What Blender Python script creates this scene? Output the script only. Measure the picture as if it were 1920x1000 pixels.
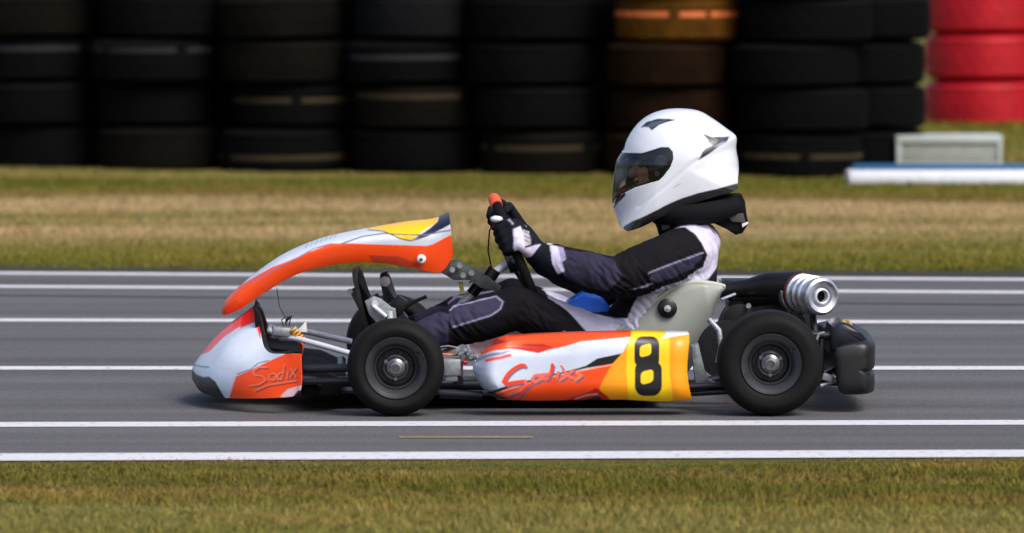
import bpy, bmesh, math, random
import numpy as np
from mathutils import Vector, Matrix
R = math.radians
rng = np.random.default_rng(7); random.seed(7)
SC = bpy.context.scene
for o in list(bpy.data.objects): bpy.data.objects.remove(o)

# ------------------------------------------------------------------ camera, sky, sun
FPX = 13200.0; CH = 1.49; TH = math.atan(780/FPX)
cam = bpy.data.objects.new('camera', bpy.data.cameras.new('camera'))
SC.collection.objects.link(cam); SC.camera = cam
cam.location = (0, 0, CH); cam.rotation_euler = (math.pi/2-TH, 0, 0)
cam.data.sensor_width = 36; cam.data.lens = FPX/1920*36
cam.data.clip_start = .1; cam.data.clip_end = 600
cam.data.dof.use_dof = True; cam.data.dof.focus_distance = 18.85; cam.data.dof.aperture_fstop = 5.0
W = bpy.data.worlds.new("World"); SC.world = W; W.use_nodes = True
wn = W.node_tree; bg = wn.nodes['Background']
sky = wn.nodes.new('ShaderNodeTexSky'); sky.sky_type = 'NISHITA'; sky.sun_disc = False
SUN_EL, SUN_AZ = 50, 140          # azimuth: clockwise from +Y (away from the camera); 90 = from the right
sky.sun_elevation = R(SUN_EL); sky.sun_rotation = R(SUN_AZ)
sky.air_density = 1.0; sky.dust_density = 4.5; sky.ozone_density = 1.0
wn.links.new(sky.outputs[0], bg.inputs[0]); bg.inputs[1].default_value = .15
sd = bpy.data.lights.new('sun', 'SUN'); sd.energy = 1.6; sd.angle = R(24); sd.color = (1, .97, .93)
sun = bpy.data.objects.new('sun', sd); SC.collection.objects.link(sun)
sv = Vector((math.sin(R(SUN_AZ))*math.cos(R(SUN_EL)), math.cos(R(SUN_AZ))*math.cos(R(SUN_EL)), math.sin(R(SUN_EL))))
sun.rotation_euler = sv.to_track_quat('Z', 'Y').to_euler()
vs = SC.view_settings; vs.view_transform = 'Standard'; vs.look = 'None'; vs.gamma = 1; vs.exposure = 0.24
vs.use_curve_mapping = False

# ------------------------------------------------------------------ helpers
def lin(r, g, b):
    f = lambda c: (c/255/12.92) if c <= 10 else ((c/255+.055)/1.055)**2.4
    return (f(r), f(g), f(b))
def ray(px, py, Y):
    """photo position (1920 x 1000) and real distance Y in metres -> world point"""
    px, py, Y = np.broadcast_arrays(np.asarray(px, float), np.asarray(py, float), np.asarray(Y, float))
    u = (px-960)/FPX; v = (500-py)/FPX
    t = Y/(math.cos(TH)+v*math.sin(TH))
    return np.stack([u*t, Y, CH+t*(v*math.cos(TH)-math.sin(TH))], -1)
D0 = FPX/709.0-.09
YAW = R(1.4); KY = D0+.5; KX = float(ray(1000, 779, KY)[0])
cY, sY = math.cos(YAW), math.sin(YAW)
def P(px, py, yy):
    """measured side view position, yy = metres across the kart from the near wheels -> kart coordinates"""
    px, py, yy = np.broadcast_arrays(np.asarray(px, float), np.asarray(py, float), np.asarray(yy, float))
    ly = yy-.5; lx = (px-1000)/700.
    for _ in range(3):
        Y = KY+sY*lx+cY*ly
        w = ray(px, py, Y); lx = (w[..., 0]-KX+sY*ly)/cY
    return np.stack([lx, ly, w[..., 2]], -1)
def V(px, py, yy): return Vector(P(px, py, yy).tolist())
ZG = 0.0035; TZ = .002      # painted line and track surface heights

def link(o, parent=None):
    SC.collection.objects.link(o)
    if parent: o.parent = parent
    return o
def tag(o, label=None, cat=None, group=None, kind=None):
    if label: o['label'] = label
    if cat: o['category'] = cat
    if group: o['group'] = group
    if kind: o['kind'] = kind
    return o
def empty(name, loc, rz=0):
    o = bpy.data.objects.new(name, None); o.empty_display_size = .1
    o.location = loc; o.rotation_euler = (0, 0, rz); return link(o)
def mesh_np(name, verts, faces, mat, parent=None, smooth=True, col=None, mats=None, midx=None):
    me = bpy.data.meshes.new(name)
    me.from_pydata(np.asarray(verts, float).tolist(), [], faces if isinstance(faces, list) else faces.tolist())
    for m in (mats or [mat]): me.materials.append(m)
    if midx is not None: me.polygons.foreach_set('material_index', np.asarray(midx, dtype=np.int32))
    me.polygons.foreach_set('use_smooth', [smooth]*len(me.polygons))
    if col is not None: setcol(me, col)
    me.update()
    return link(bpy.data.objects.new(name, me), parent)
def setcol(me, col):
    a = me.attributes.new('Col', 'FLOAT_COLOR', 'POINT')
    c = np.ones((len(me.vertices), 4)); c[:, :3] = np.asarray(col).reshape(-1, 3)
    a.data.foreach_set('color', c.ravel())
def grid_faces(n, m, cu=False, cv=False):
    i = np.arange(n if cu else n-1); j = np.arange(m if cv else m-1)
    I, J = np.meshgrid(i, j, indexing='ij'); I2 = (I+1) % n; J2 = (J+1) % m
    return np.stack([I*m+J, I2*m+J, I2*m+J2, I*m+J2], -1).reshape(-1, 4)
def grid(name, pts, mat, parent=None, col=None, cu=False, cv=False, thick=0, flip=False, keep=None, smooth=True):
    n, m = pts.shape[:2]
    F = grid_faces(n, m, cu, cv)
    if flip: F = F[:, ::-1]
    if keep is not None: F = F[keep.ravel()[F].all(axis=1)]
    o = mesh_np(name, pts.reshape(-1, 3), F, mat, parent, smooth, None if col is None else col)
    if thick:
        s = o.modifiers.new('s', 'SOLIDIFY'); s.thickness = thick; s.offset = -1
    return o
class MB:
    """collects shapes in kart coordinates and links them as one mesh"""
    def __init__(s): s.bm = bmesh.new()
    def tube(s, pts, r, seg=10, cap=True):
        pts = [Vector(p) for p in pts]; n = len(pts)
        rr = r if hasattr(r, '__len__') else [r]*n
        up = None; rings = []
        for i, p in enumerate(pts):
            d = (pts[min(i+1, n-1)]-pts[max(i-1, 0)]).normalized()
            if up is None:
                a = Vector((0, 1, 0)) if abs(d.y) < .9 else Vector((1, 0, 0))
            else: a = up
            x = d.cross(a).normalized(); up = x.cross(d).normalized()
            rings.append([s.bm.verts.new(p+(x*math.cos(t)+up*math.sin(t))*rr[i]) for t in [2*math.pi*k/seg for k in range(seg)]])
        for a, b in zip(rings, rings[1:]):
            for k in range(seg): s.bm.faces.new((a[k], a[(k+1) % seg], b[(k+1) % seg], b[k]))
        if cap:
            s.bm.faces.new(rings[0][::-1]); s.bm.faces.new(rings[-1])
        return s
    def lathe(s, c, ax, prof, seg=32, caps=False):
        """prof = [(radius, along axis)]"""
        c = Vector(c); ax = Vector(ax).normalized()
        a = Vector((0, 0, 1)) if abs(ax.z) < .9 else Vector((1, 0, 0))
        x = ax.cross(a).normalized(); y = ax.cross(x).normalized(); rings = []
        for r, h in prof:
            r = max(r, 1e-5)
            rings.append([s.bm.verts.new(c+ax*h+(x*math.cos(t)+y*math.sin(t))*r) for t in [2*math.pi*k/seg for k in range(seg)]])
        for p, q in zip(rings, rings[1:]):
            for k in range(seg): s.bm.faces.new((p[k], p[(k+1) % seg], q[(k+1) % seg], q[k]))
        if caps:
            s.bm.faces.new(rings[0][::-1]); s.bm.faces.new(rings[-1])
        return s
    def box(s, c, d, rot=(0, 0, 0), bev=.003):
        r = bmesh.ops.create_cube(s.bm, size=1)
        from mathutils import Euler
        M = Matrix.Translation(Vector(c)) @ Euler(rot).to_matrix().to_4x4() @ Matrix.Diagonal((*d, 1))
        bmesh.ops.transform(s.bm, matrix=M, verts=r['verts'])
        if bev:
            e = list({e for v in r['verts'] for e in v.link_edges})
            bmesh.ops.bevel(s.bm, geom=e, offset=bev, segments=2, affect='EDGES', profile=.5)
        return s
    def sph(s, c, rad, seg=16):
        r = bmesh.ops.create_uvsphere(s.bm, u_segments=seg, v_segments=seg//2+2, radius=1)
        rad = (rad,)*3 if not hasattr(rad, '__len__') else rad
        bmesh.ops.transform(s.bm, matrix=Matrix.Translation(Vector(c)) @ Matrix.Diagonal((*rad, 1)), verts=r['verts'])
        return s
    def prism(s, poly, y0, y1, bev=.002):
        """poly: (px,py) outline at yy=y0..y1"""
        a = [s.bm.verts.new(V(x, y, y0)) for x, y in poly]
        w0 = [v.co.copy() for v in a]
        b = [s.bm.verts.new((c.x, y1-.5, c.z)) for c in w0]
        n = len(a); fs = [s.bm.faces.new(a), s.bm.faces.new(b[::-1])]
        for k in range(n): fs.append(s.bm.faces.new((a[k], b[k], b[(k+1) % n], a[(k+1) % n])))
        if bev:
            e = list({e for f in fs[:2] for e in f.edges})
            bmesh.ops.bevel(s.bm, geom=e, offset=bev, segments=2, affect='EDGES', profile=.5)
        return s
    def build(s, name, mat, parent=None, smooth=True, angle=40):
        bmesh.ops.recalc_face_normals(s.bm, faces=s.bm.faces)
        me = bpy.data.meshes.new(name); s.bm.to_mesh(me); s.bm.free(); me.materials.append(mat)
        if smooth:
            me.polygons.foreach_set('use_smooth', [True]*len(me.polygons))
            me.set_sharp_from_angle(angle=R(angle))
        return link(bpy.data.objects.new(name, me), parent)

# --- livery painting: colours of the objects themselves, laid on dense surfaces
def inside(px, py, poly):
    poly = np.asarray(poly, float); r = np.zeros(px.shape, bool); n = len(poly)
    for i in range(n):
        x1, y1 = poly[i]; x2, y2 = poly[(i+1) % n]
        if y1 == y2: continue
        c = ((y1 > py) != (y2 > py)) & (px < (x2-x1)*(py-y1)/(y2-y1)+x1); r ^= c
    return r
def near(px, py, pl, w):
    d = np.full(px.shape, 1e9); pl = np.asarray(pl, float)
    for (x1, y1), (x2, y2) in zip(pl, pl[1:]):
        L = max((x2-x1)**2+(y2-y1)**2, 1e-9)
        t = np.clip(((px-x1)*(x2-x1)+(py-y1)*(y2-y1))/L, 0, 1)
        d = np.minimum(d, np.hypot(px-x1-t*(x2-x1), py-y1-t*(y2-y1)))
    return d < w/2
def paint(px, py, base, layers, aa=.7):
    out = np.zeros(px.shape+(3,)); offs = [(-aa, -aa), (aa, -aa), (-aa, aa), (aa, aa), (0, 0)]
    for ox, oy in offs:
        c = np.empty(px.shape+(3,)); c[:] = base
        for L in layers:
            m = inside(px+ox, py+oy, L[1]) if L[0] == 'p' else near(px+ox, py+oy, L[1], L[2])
            c[m] = L[-1]
        out += c
    return out/len(offs)
def smooth_curve(pts, n):
    """Catmull-Rom through points"""
    p = np.asarray(pts, float); p = np.vstack([2*p[0]-p[1], p, 2*p[-1]-p[-2]])
    m = len(p)-3; t = np.linspace(0, m-1e-9, n); i = t.astype(int); u = (t-i)[:, None]
    a, b, c, d = p[i], p[i+1], p[i+2], p[i+3]
    return .5*((2*b)+(-a+c)*u+(2*a-5*b+4*c-d)*u**2+(-a+3*b-3*c+d)*u**3)

# ------------------------------------------------------------------ materials
def nodes(name):
    m = bpy.data.materials.new(name); m.use_nodes = True; nt = m.node_tree
    return m, nt, nt.nodes['Principled BSDF']
def N(nt, t, **kw):
    n = nt.nodes.new('ShaderNode'+t)
    for k, v in kw.items():
        if k in n.inputs: n.inputs[k].default_value = v
        else: setattr(n, k, v)
    return n
def mat(name, col, rough=.5, metal=0, coat=0, bump=0, bscale=200, vary=.12, vscale=25, attr=False, spec=.5, scuff=False):
    m, nt, b = nodes(name)
    b.inputs['Roughness'].default_value = rough; b.inputs['Metallic'].default_value = metal
    b.inputs['Coat Weight'].default_value = coat; b.inputs['Coat Roughness'].default_value = .08
    b.inputs['Specular IOR Level'].default_value = spec
    tc = N(nt, 'TexCoord'); nz = N(nt, 'TexNoise', Scale=vscale, Detail=6.0)
    nt.links.new(tc.outputs['Object'], nz.inputs['Vector'])
    mr = N(nt, 'MapRange'); nt.links.new(nz.outputs['Fac'], mr.inputs['Value'])
    mr.inputs['From Min'].default_value = .25; mr.inputs['From Max'].default_value = .75
    mr.inputs['To Min'].default_value = 1-vary; mr.inputs['To Max'].default_value = 1+vary
    mx = N(nt, 'Mix', data_type='RGBA', blend_type='MULTIPLY'); mx.inputs[0].default_value = 1
    if attr:
        at = N(nt, 'Attribute', attribute_name='Col'); nt.links.new(at.outputs['Color'], mx.inputs[6])
    else: mx.inputs[6].default_value = (*col, 1)
    nt.links.new(mr.outputs[0], mx.inputs[7]); fin = mx.outputs[2]
    if scuff:      # rubber pick-up and fine scratches that run back along the bodywork
        mp = N(nt, 'Mapping'); mp.inputs['Scale'].default_value = (9, 9, 70); nt.links.new(tc.outputs['Object'], mp.inputs['Vector'])
        z = N(nt, 'TexNoise', Scale=1.6, Detail=9.0, Roughness=.7); nt.links.new(mp.outputs[0], z.inputs['Vector'])
        q = N(nt, 'MapRange'); nt.links.new(z.outputs['Fac'], q.inputs['Value']); q.inputs['From Min'].default_value = .60; q.inputs['From Max'].default_value = .74; q.inputs['To Max'].default_value = .45
        m4 = N(nt, 'Mix', data_type='RGBA'); nt.links.new(q.outputs[0], m4.inputs[0]); nt.links.new(fin, m4.inputs[6]); m4.inputs[7].default_value = (.05, .045, .045, 1); fin = m4.outputs[2]
    nt.links.new(fin, b.inputs['Base Color'])
    r2 = N(nt, 'MapRange'); nt.links.new(nz.outputs['Fac'], r2.inputs['Value'])
    r2.inputs['To Min'].default_value = max(0, rough-.12); r2.inputs['To Max'].default_value = min(1, rough+.12)
    nt.links.new(r2.outputs[0], b.inputs['Roughness'])
    if bump:
        n2 = N(nt, 'TexNoise', Scale=bscale, Detail=4.0); nt.links.new(tc.outputs['Object'], n2.inputs['Vector'])
        bp = N(nt, 'Bump', Strength=bump, Distance=.002); nt.links.new(n2.outputs['Fac'], bp.inputs['Height'])
        nt.links.new(bp.outputs[0], b.inputs['Normal'])
    return m
ORANGE = lin(255, 78, 10); WHITE = lin(226, 230, 238); YEL = lin(250, 205, 4); YORG = lin(250, 160, 5)
BLK = lin(14, 14, 18); LAV = lin(186, 182, 212); SUIT = lin(20, 19, 25); SUITG = lin(70, 67, 92)
M_liv = mat('painted_plastic', ORANGE, .4, 0, .12, attr=True, vary=.07, vscale=14, scuff=True)
M_helm = mat('helmet_gelcoat', WHITE, .22, 0, .8, attr=True, vary=.02)
M_suit = mat('suit_cloth', SUIT, .85, attr=True, bump=.3, bscale=420, vary=.12, vscale=40, spec=.15)
M_rub = mat('slick_rubber', lin(15, 15, 16), .7, vary=.35, vscale=18, bump=.2, bscale=300, spec=.2)
M_rim = mat('grey_magnesium', lin(104, 106, 112), .34, .75, vary=.15)
M_rubd = mat('dark_magnesium', lin(30, 31, 34), .5, .4, vary=.3, vscale=50)
M_hub = mat('hub_metal', lin(118, 118, 124), .35, .85, vary=.3, vscale=60)
M_blk = mat('black_plastic', lin(15, 16, 20), .42, bump=.1, vary=.2)
M_dark = mat('dark_frame_paint', lin(22, 25, 36), .35, .2, vary=.2)
M_sil = mat('silver_tube', lin(212, 216, 228), .3, .15, vary=.1)
M_chr = mat('bright_steel', lin(205, 208, 215), .3, .85, vary=.2, vscale=60)
M_cast = mat('cast_aluminium', lin(150, 156, 162), .5, .6, vary=.3, vscale=80, bump=.3)
M_seat = mat('fibreglass', lin(152, 157, 152), .5, coat=.2, vary=.07, vscale=18, bump=.08, bscale=90)
M_blue = mat('blue_plastic', lin(8, 70, 170), .35, vary=.1)
M_yel = mat('yellow_part', lin(205, 165, 40), .5, vary=.15)
M_org = mat('orange_grip', lin(225, 90, 50), .6, vary=.1)
M_wht = mat('white_part', lin(225, 226, 230), .4, vary=.04)
M_red = mat('red_part', lin(190, 30, 20), .4)
M_foam = mat('black_foam', lin(12, 12, 16), .9, bump=.3, bscale=300, vary=.2, spec=.2)
M_skin = mat('skin', lin(196, 130, 108), .5, vary=.06)
M_eye = mat('eye', lin(30, 20, 16), .2)

def visor_mat():
    m = bpy.data.materials.new('tinted_visor'); m.use_nodes = True; nt = m.node_tree
    for n in list(nt.nodes): nt.nodes.remove(n)
    o = N(nt, 'OutputMaterial'); t = N(nt, 'BsdfTransparent'); t.inputs[0].default_value = (.70, .73, .78, 1)
    g = N(nt, 'BsdfGlossy'); g.inputs[0].default_value = (.9, .93, 1, 1); g.inputs['Roughness'].default_value = .06
    fr = N(nt, 'Fresnel', IOR=1.7); mx = N(nt, 'MixShader')
    nt.links.new(fr.outputs[0], mx.inputs[0]); nt.links.new(t.outputs[0], mx.inputs[1]); nt.links.new(g.outputs[0], mx.inputs[2])
    nt.links.new(mx.outputs[0], o.inputs[0]); return m
M_vis = visor_mat()

def turf_mat(name, blade):
    m, nt, b = nodes(name)
    geo = N(nt, 'NewGeometry'); sep = N(nt, 'SeparateXYZ'); nt.links.new(geo.outputs['Position'], sep.inputs[0])
    def noise(sx, sy, det=5.0):
        mp = N(nt, 'Mapping'); mp.inputs['Scale'].default_value = (sx, sy, 1)
        nt.links.new(geo.outputs['Position'], mp.inputs['Vector'])
        z = N(nt, 'TexNoise', Scale=1.0, Detail=det); nt.links.new(mp.outputs[0], z.inputs['Vector']); return z
    n1 = noise(.28, 1.5); n2 = noise(9, 22, 4.0); n3 = noise(1.3, 4.5)
    # worn and watered strips that run beside the track
    off = N(nt, 'MapRange'); nt.links.new(n1.outputs['Fac'], off.inputs['Value'])
    off.inputs['From Min'].default_value = .3; off.inputs['From Max'].default_value = .7
    off.inputs['To Min'].default_value = -.55; off.inputs['To Max'].default_value = .55
    ad = N(nt, 'Math', operation='ADD'); nt.links.new(sep.outputs[1], ad.inputs[0]); nt.links.new(off.outputs[0], ad.inputs[1])
    mr = N(nt, 'MapRange'); nt.links.new(ad.outputs[0], mr.inputs['Value'])
    mr.inputs['From Min'].default_value = 15; mr.inputs['From Max'].default_value = 40
    cr = N(nt, 'ValToRGB'); nt.links.new(mr.outputs[0], cr.inputs[0]); e = cr.color_ramp.elements
    G = lin(108, 108, 42); O = lin(128, 121, 72); T = lin(170, 151, 116); DG = lin(90, 93, 32); DO = lin(116, 100, 56)
    stops = [(15.0, G), (15.6, O), (16.0, G), (16.4, DO), (16.7, DG), (17.2, DO), (24.9, DG), (25.7, G), (26.6, O), (27.5, T), (28.3, O), (28.9, T), (29.6, T), (30.2, DO), (30.8, G), (31.6, DG), (32.4, O), (36, G)]
    e[0].position = 0; e[0].color = (*stops[0][1], 1); e[1].position = 1; e[1].color = (*G, 1)
    for s, c in stops[1:]:
        k = e.new((s-15)/25); k.color = (*c, 1)
    mx = N(nt, 'Mix', data_type='RGBA'); nt.links.new(cr.outputs[0], mx.inputs[6]); mx.inputs[7].default_value = (*lin(140, 118, 66), 1)
    f3 = N(nt, 'MapRange'); nt.links.new(n3.outputs['Fac'], f3.inputs['Value'])
    f3.inputs['From Min'].default_value = .5; f3.inputs['From Max'].default_value = .75; f3.inputs['To Max'].default_value = .7
    nt.links.new(f3.outputs[0], mx.inputs[0])
    m2 = N(nt, 'Mix', data_type='RGBA', blend_type='MULTIPLY'); m2.inputs[0].default_value = 1
    f2 = N(nt, 'MapRange'); nt.links.new(n2.outputs['Fac'], f2.inputs['Value'])
    f2.inputs['From Min'].default_value = .25; f2.inputs['From Max'].default_value = .75
    f2.inputs['To Min'].default_value = .78; f2.inputs['To Max'].default_value = 1.25
    nt.links.new(mx.outputs[2], m2.inputs[6]); nt.links.new(f2.outputs[0], m2.inputs[7])
    last = m2.outputs[2]
    if blade:
        at = N(nt, 'Attribute', attribute_name='Col'); m3 = N(nt, 'Mix', data_type='RGBA', blend_type='MULTIPLY'); m3.inputs[0].default_value = 1
        nt.links.new(last, m3.inputs[6]); nt.links.new(at.outputs['Color'], m3.inputs[7]); last = m3.outputs[2]
    nt.links.new(last, b.inputs['Base Color']); b.inputs['Roughness'].default_value = .85
    b.inputs['Specular IOR Level'].default_value = .15
    if not blade:
        m5 = N(nt, 'Mix', data_type='RGBA', blend_type='MULTIPLY'); m5.inputs[0].default_value = 1; m5.inputs[7].default_value = (.66, .68, .6, 1)
        nt.links.new(last, m5.inputs[6]); nt.links.new(m5.outputs[2], b.inputs['Base Color'])
        bp = N(nt, 'Bump', Strength=.6, Distance=.02); nt.links.new(n2.outputs['Fac'], bp.inputs['Height']); nt.links.new(bp.outputs[0], b.inputs['Normal'])
    return m
M_turf = turf_mat('turf_ground', False); M_blade = turf_mat('grass_blades', True)

def asphalt():
    m, nt, b = nodes('asphalt'); geo = N(nt, 'NewGeometry')
    def noise(sc, s=1.0, det=6.0):
        mp = N(nt, 'Mapping'); mp.inputs['Scale'].default_value = sc
        nt.links.new(geo.outputs['Position'], mp.inputs['Vector'])
        z = N(nt, 'TexNoise', Scale=s, Detail=det); nt.links.new(mp.outputs[0], z.inputs['Vector']); return z
    a = noise((.12, 3.2, 1)); c = noise((1, 1, 1), 120.0, 3.0); d = noise((.5, .9, 1), 1.3)
    r = N(nt, 'ValToRGB'); nt.links.new(a.outputs['Fac'], r.inputs[0]); e = r.color_ramp.elements
    e[0].position = .33; e[0].color = (*lin(80, 79, 81), 1); e[1].position = .62; e[1].color = (*lin(97, 97, 101), 1)
    f = N(nt, 'MapRange'); nt.links.new(c.outputs['Fac'], f.inputs['Value']); f.inputs['From Min'].default_value = .3; f.inputs['From Max'].default_value = .7
    f.inputs['To Min'].default_value = .72; f.inputs['To Max'].default_value = 1.28
    g = N(nt, 'MapRange'); nt.links.new(d.outputs['Fac'], g.inputs['Value']); g.inputs['To Min'].default_value = .85; g.inputs['To Max'].default_value = 1.15
    mm = N(nt, 'Math', operation='MULTIPLY'); nt.links.new(f.outputs[0], mm.inputs[0]); nt.links.new(g.outputs[0], mm.inputs[1])
    mx = N(nt, 'Mix', data_type='RGBA', blend_type='MULTIPLY'); mx.inputs[0].default_value = 1
    nt.links.new(r.outputs[0], mx.inputs[6]); nt.links.new(mm.outputs[0], mx.inputs[7]); nt.links.new(mx.outputs[2], b.inputs['Base Color'])
    b.inputs['Roughness'].default_value = .88; b.inputs['Specular IOR Level'].default_value = .25
    bp = N(nt, 'Bump', Strength=.5, Distance=.004); nt.links.new(c.outputs['Fac'], bp.inputs['Height']); nt.links.new(bp.outputs[0], b.inputs['Normal'])
    return m
M_asph = asphalt()
def linepaint(name, col):
    m, nt, b = nodes(name); geo = N(nt, 'NewGeometry')
    z = N(nt, 'TexNoise', Scale=40.0, Detail=8.0); nt.links.new(geo.outputs['Position'], z.inputs['Vector'])
    r = N(nt, 'ValToRGB'); nt.links.new(z.outputs['Fac'], r.inputs[0]); e = r.color_ramp.elements
    e[0].position = .30; e[0].color = (*lin(150, 150, 155), 1); e[1].position = .42; e[1].color = (*col, 1)
    nt.links.new(r.outputs[0], b.inputs['Base Color']); b.inputs['Roughness'].default_value = .7; return m
M_line = linepaint('line_paint', lin(208, 208, 214)); M_yline = linepaint('yellow_line_paint', lin(122, 112, 78))
M_soil_shade = mat('soil_edge_shade', lin(40, 36, 16), .95, vary=.3, vscale=6)  # soil tone darkened to carry the shade of the verge edge

# ------------------------------------------------------------------ ground, track, markings, turf
def gd(py, px=960, z=0.):
    """distance at which the ground is seen at photo row py"""
    v = (500-py)/FPX; t = (CH-z)/(math.sin(TH)-v*math.cos(TH)); return t*(math.cos(TH)+v*math.sin(TH))
def strip(name, ya, yb, z, m, kind='structure', xa=-60., xb=60., n=2):
    """ya, yb = ((row at px 0, row at px 1920)) of near and far edge; straight in the world"""
    def edge(r):
        p0 = ray(0, r[0], gd(r[0], z=z)); p1 = ray(1920, r[1], gd(r[1], z=z))
        s = (p1[1]-p0[1])/(p1[0]-p0[0]); return lambda x: p0[1]+s*(x-p0[0])
    a, b = edge(ya), edge(yb)
    xs = np.linspace(xa, xb, n)
    v = [(x, a(x), z) for x in xs]+[(x, b(x), z) for x in xs]
    o = mesh_np(name, v, [(i, i+1, n+i+1, n+i) for i in range(n-1)], m, smooth=False); tag(o, kind=kind); return a, b
g = mesh_np('ground', [(-250, -60, 0), (250, -60, 0), (250, 500, 0), (-250, 500, 0)], [(0, 1, 2, 3)], M_turf, smooth=False); tag(g, kind='structure')
nearE, farE = strip('track', (861, 854), (509, 521), TZ, M_asph, xa=-14, xb=14)
for (a0, a1, w0, w1) in [(857, 850, 6.8, 6.8), (796, 792, 4.5, 4.5), (690, 690, 3.2, 3.4), (600, 604, 2.7, 2.8), (537, 548, 2.2, 2.4), (512, 524, 2.2, 2.2)]:
    strip('track_line', (a0+w0, a1+w1), (a0-w0, a1-w1), ZG, M_line, xa=-14, xb=14)
ym = [ray(x, y, gd(y)) for x, y in ((748, 824), (1000, 824), (1000, 820), (748, 820))]
tag(mesh_np('track_mark', [(p[0], p[1], ZG) for p in ym], [(0, 1, 2, 3)], M_yline, smooth=False), kind='structure')
strip('track_seam', (555, 573), (552, 570), .0030, mat('seam_tar', lin(52, 52, 56), .8, vary=.3), xa=-14, xb=14)
strip('turf_edge_shade', (509, 521), (495, 507), .001, M_soil_shade, xa=-14, xb=14)  # dark strip: shade of the unlit turf edge put into its colour

def grass(name, n, region, hmin, hmax, wd, reg_h=None):
    x, y = region(n); n = len(x)
    h = rng.uniform(hmin, hmax, n)*(reg_h(x, y) if reg_h else 1)
    h *= 1+.5*np.sin(x*2.3+np.sin(y*3.1)*2)*np.sin(y*4.7+x*.7)
    a = rng.uniform(0, 2*math.pi, n); w = rng.uniform(.6, 1.3, n)*wd
    lx = rng.normal(0, .5, n)*h; ly = rng.normal(0, .5, n)*h
    z0 = np.full(n, .0)
    dx, dy = np.cos(a)*w/2, np.sin(a)*w/2
    v = np.empty((n, 3, 3))
    v[:, 0] = np.stack([x-dx, y-dy, z0], -1); v[:, 1] = np.stack([x+dx, y+dy, z0], -1); v[:, 2] = np.stack([x+lx, y+ly, h], -1)
    me = bpy.data.meshes.new(name)
    me.vertices.add(3*n); me.vertices.foreach_set('co', v.ravel())
    me.loops.add(3*n); me.loops.foreach_set('vertex_index', np.arange(3*n, dtype=np.int32))
    me.polygons.add(n); me.polygons.foreach_set('loop_start', np.arange(0, 3*n, 3, dtype=np.int32))
    me.update(calc_edges=True); me.validate()
    t = rng.uniform(0, 1, (n, 1)); dry = rng.uniform(0, 1, (n, 1)) < .22
    c = .72+.6*t*np.array([[1, 1, .9]]); c = np.where(dry, c*np.array([[1.35, 1.15, 1.0]]), c)
    setcol(me, np.repeat(c, 3, axis=0)); me.materials.append(M_blade)
    o = link(bpy.data.objects.new(name, me)); return o
def reg_far(n):
    y = rng.uniform(24.9, 33.6, n); x = np.where(rng.uniform(0, 1, n) < .68, rng.uniform(-3.4, 3.4, n), rng.uniform(-8, 8, n)); k = y > farE(x)+.20+.05*np.sin(x*2.3)+.04*np.sin(x*9.1); return x[k], y[k]
def reg_right(n):
    y = rng.uniform(33.4, 38.2, n); x = rng.uniform(1.4, 5, n); return x, y
def reg_near(n):
    y = rng.uniform(13.6, 17.3, n); x = np.where(rng.uniform(0, 1, n) < .68, rng.uniform(-2.2, 2.2, n), rng.uniform(-6, 6, n)); k = y < nearE(x)-.07-.035*np.sin(x*3.1)-.03*np.sin(x*11.7+1)-.02*np.sin(x*29); return x[k], y[k]
tag(grass('grass', 430000, reg_far, .010, .024, .0055, lambda x, y: np.clip((y-farE(x))*1.4, .35, 1)), 'short green and straw coloured grass of the far verge between track and tyres', 'grass', kind='stuff')
tag(grass('grass', 30000, reg_right, .02, .055, .012), 'rough green grass around the foot of the red tyres', 'grass', kind='stuff')
tag(grass('grass', 200000, reg_near, .007, .018, .0045, lambda x, y: np.clip((nearE(x)-y)*2.0, .3, 1)), 'short olive green grass along the near edge of the track', 'grass', kind='stuff')

# ------------------------------------------------------------------ tyre barrier
def tyre_profile(Ro, w):
    """open lathe profile of a road tyre lying flat, with grooves round the tread; (radius, height, part)"""
    h = w; pr = []
    pr += [(Ro*.60, .16*h, 0), (Ro*.62, .10*h, 0), (Ro*.70, .02*h, 0), (Ro*.80, .0, 0), (Ro*.90, .03*h, 0), (Ro*.965, .09*h, 0), (Ro*.99, .14*h, 0)]
    for k in range(5):
        z0 = (.16+.14*k)*h; z1 = z0+.115*h; rr = Ro*(1-.006*abs(k-2)**1.6)
        pr += [(rr-.007, z0-.004*h, 0), (rr, z0+.004*h, 1), (rr, z1, 1), (rr-.007, z1+.008*h, 0)]
    pr += [(Ro*.99, .86*h, 0), (Ro*.965, .91*h, 0), (Ro*.90, .97*h, 0), (Ro*.80, h, 0), (Ro*.70, .98*h, 0), (Ro*.62, .90*h, 0), (Ro*.60, .84*h, 0),
           (Ro*.64, .80*h, 0), (Ro*.86, .84*h, 0), (Ro*.93, .5*h, 0), (Ro*.86, .16*h, 0), (Ro*.64, .20*h, 0), (Ro*.60, .16*h, 0)]
    return pr
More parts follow.
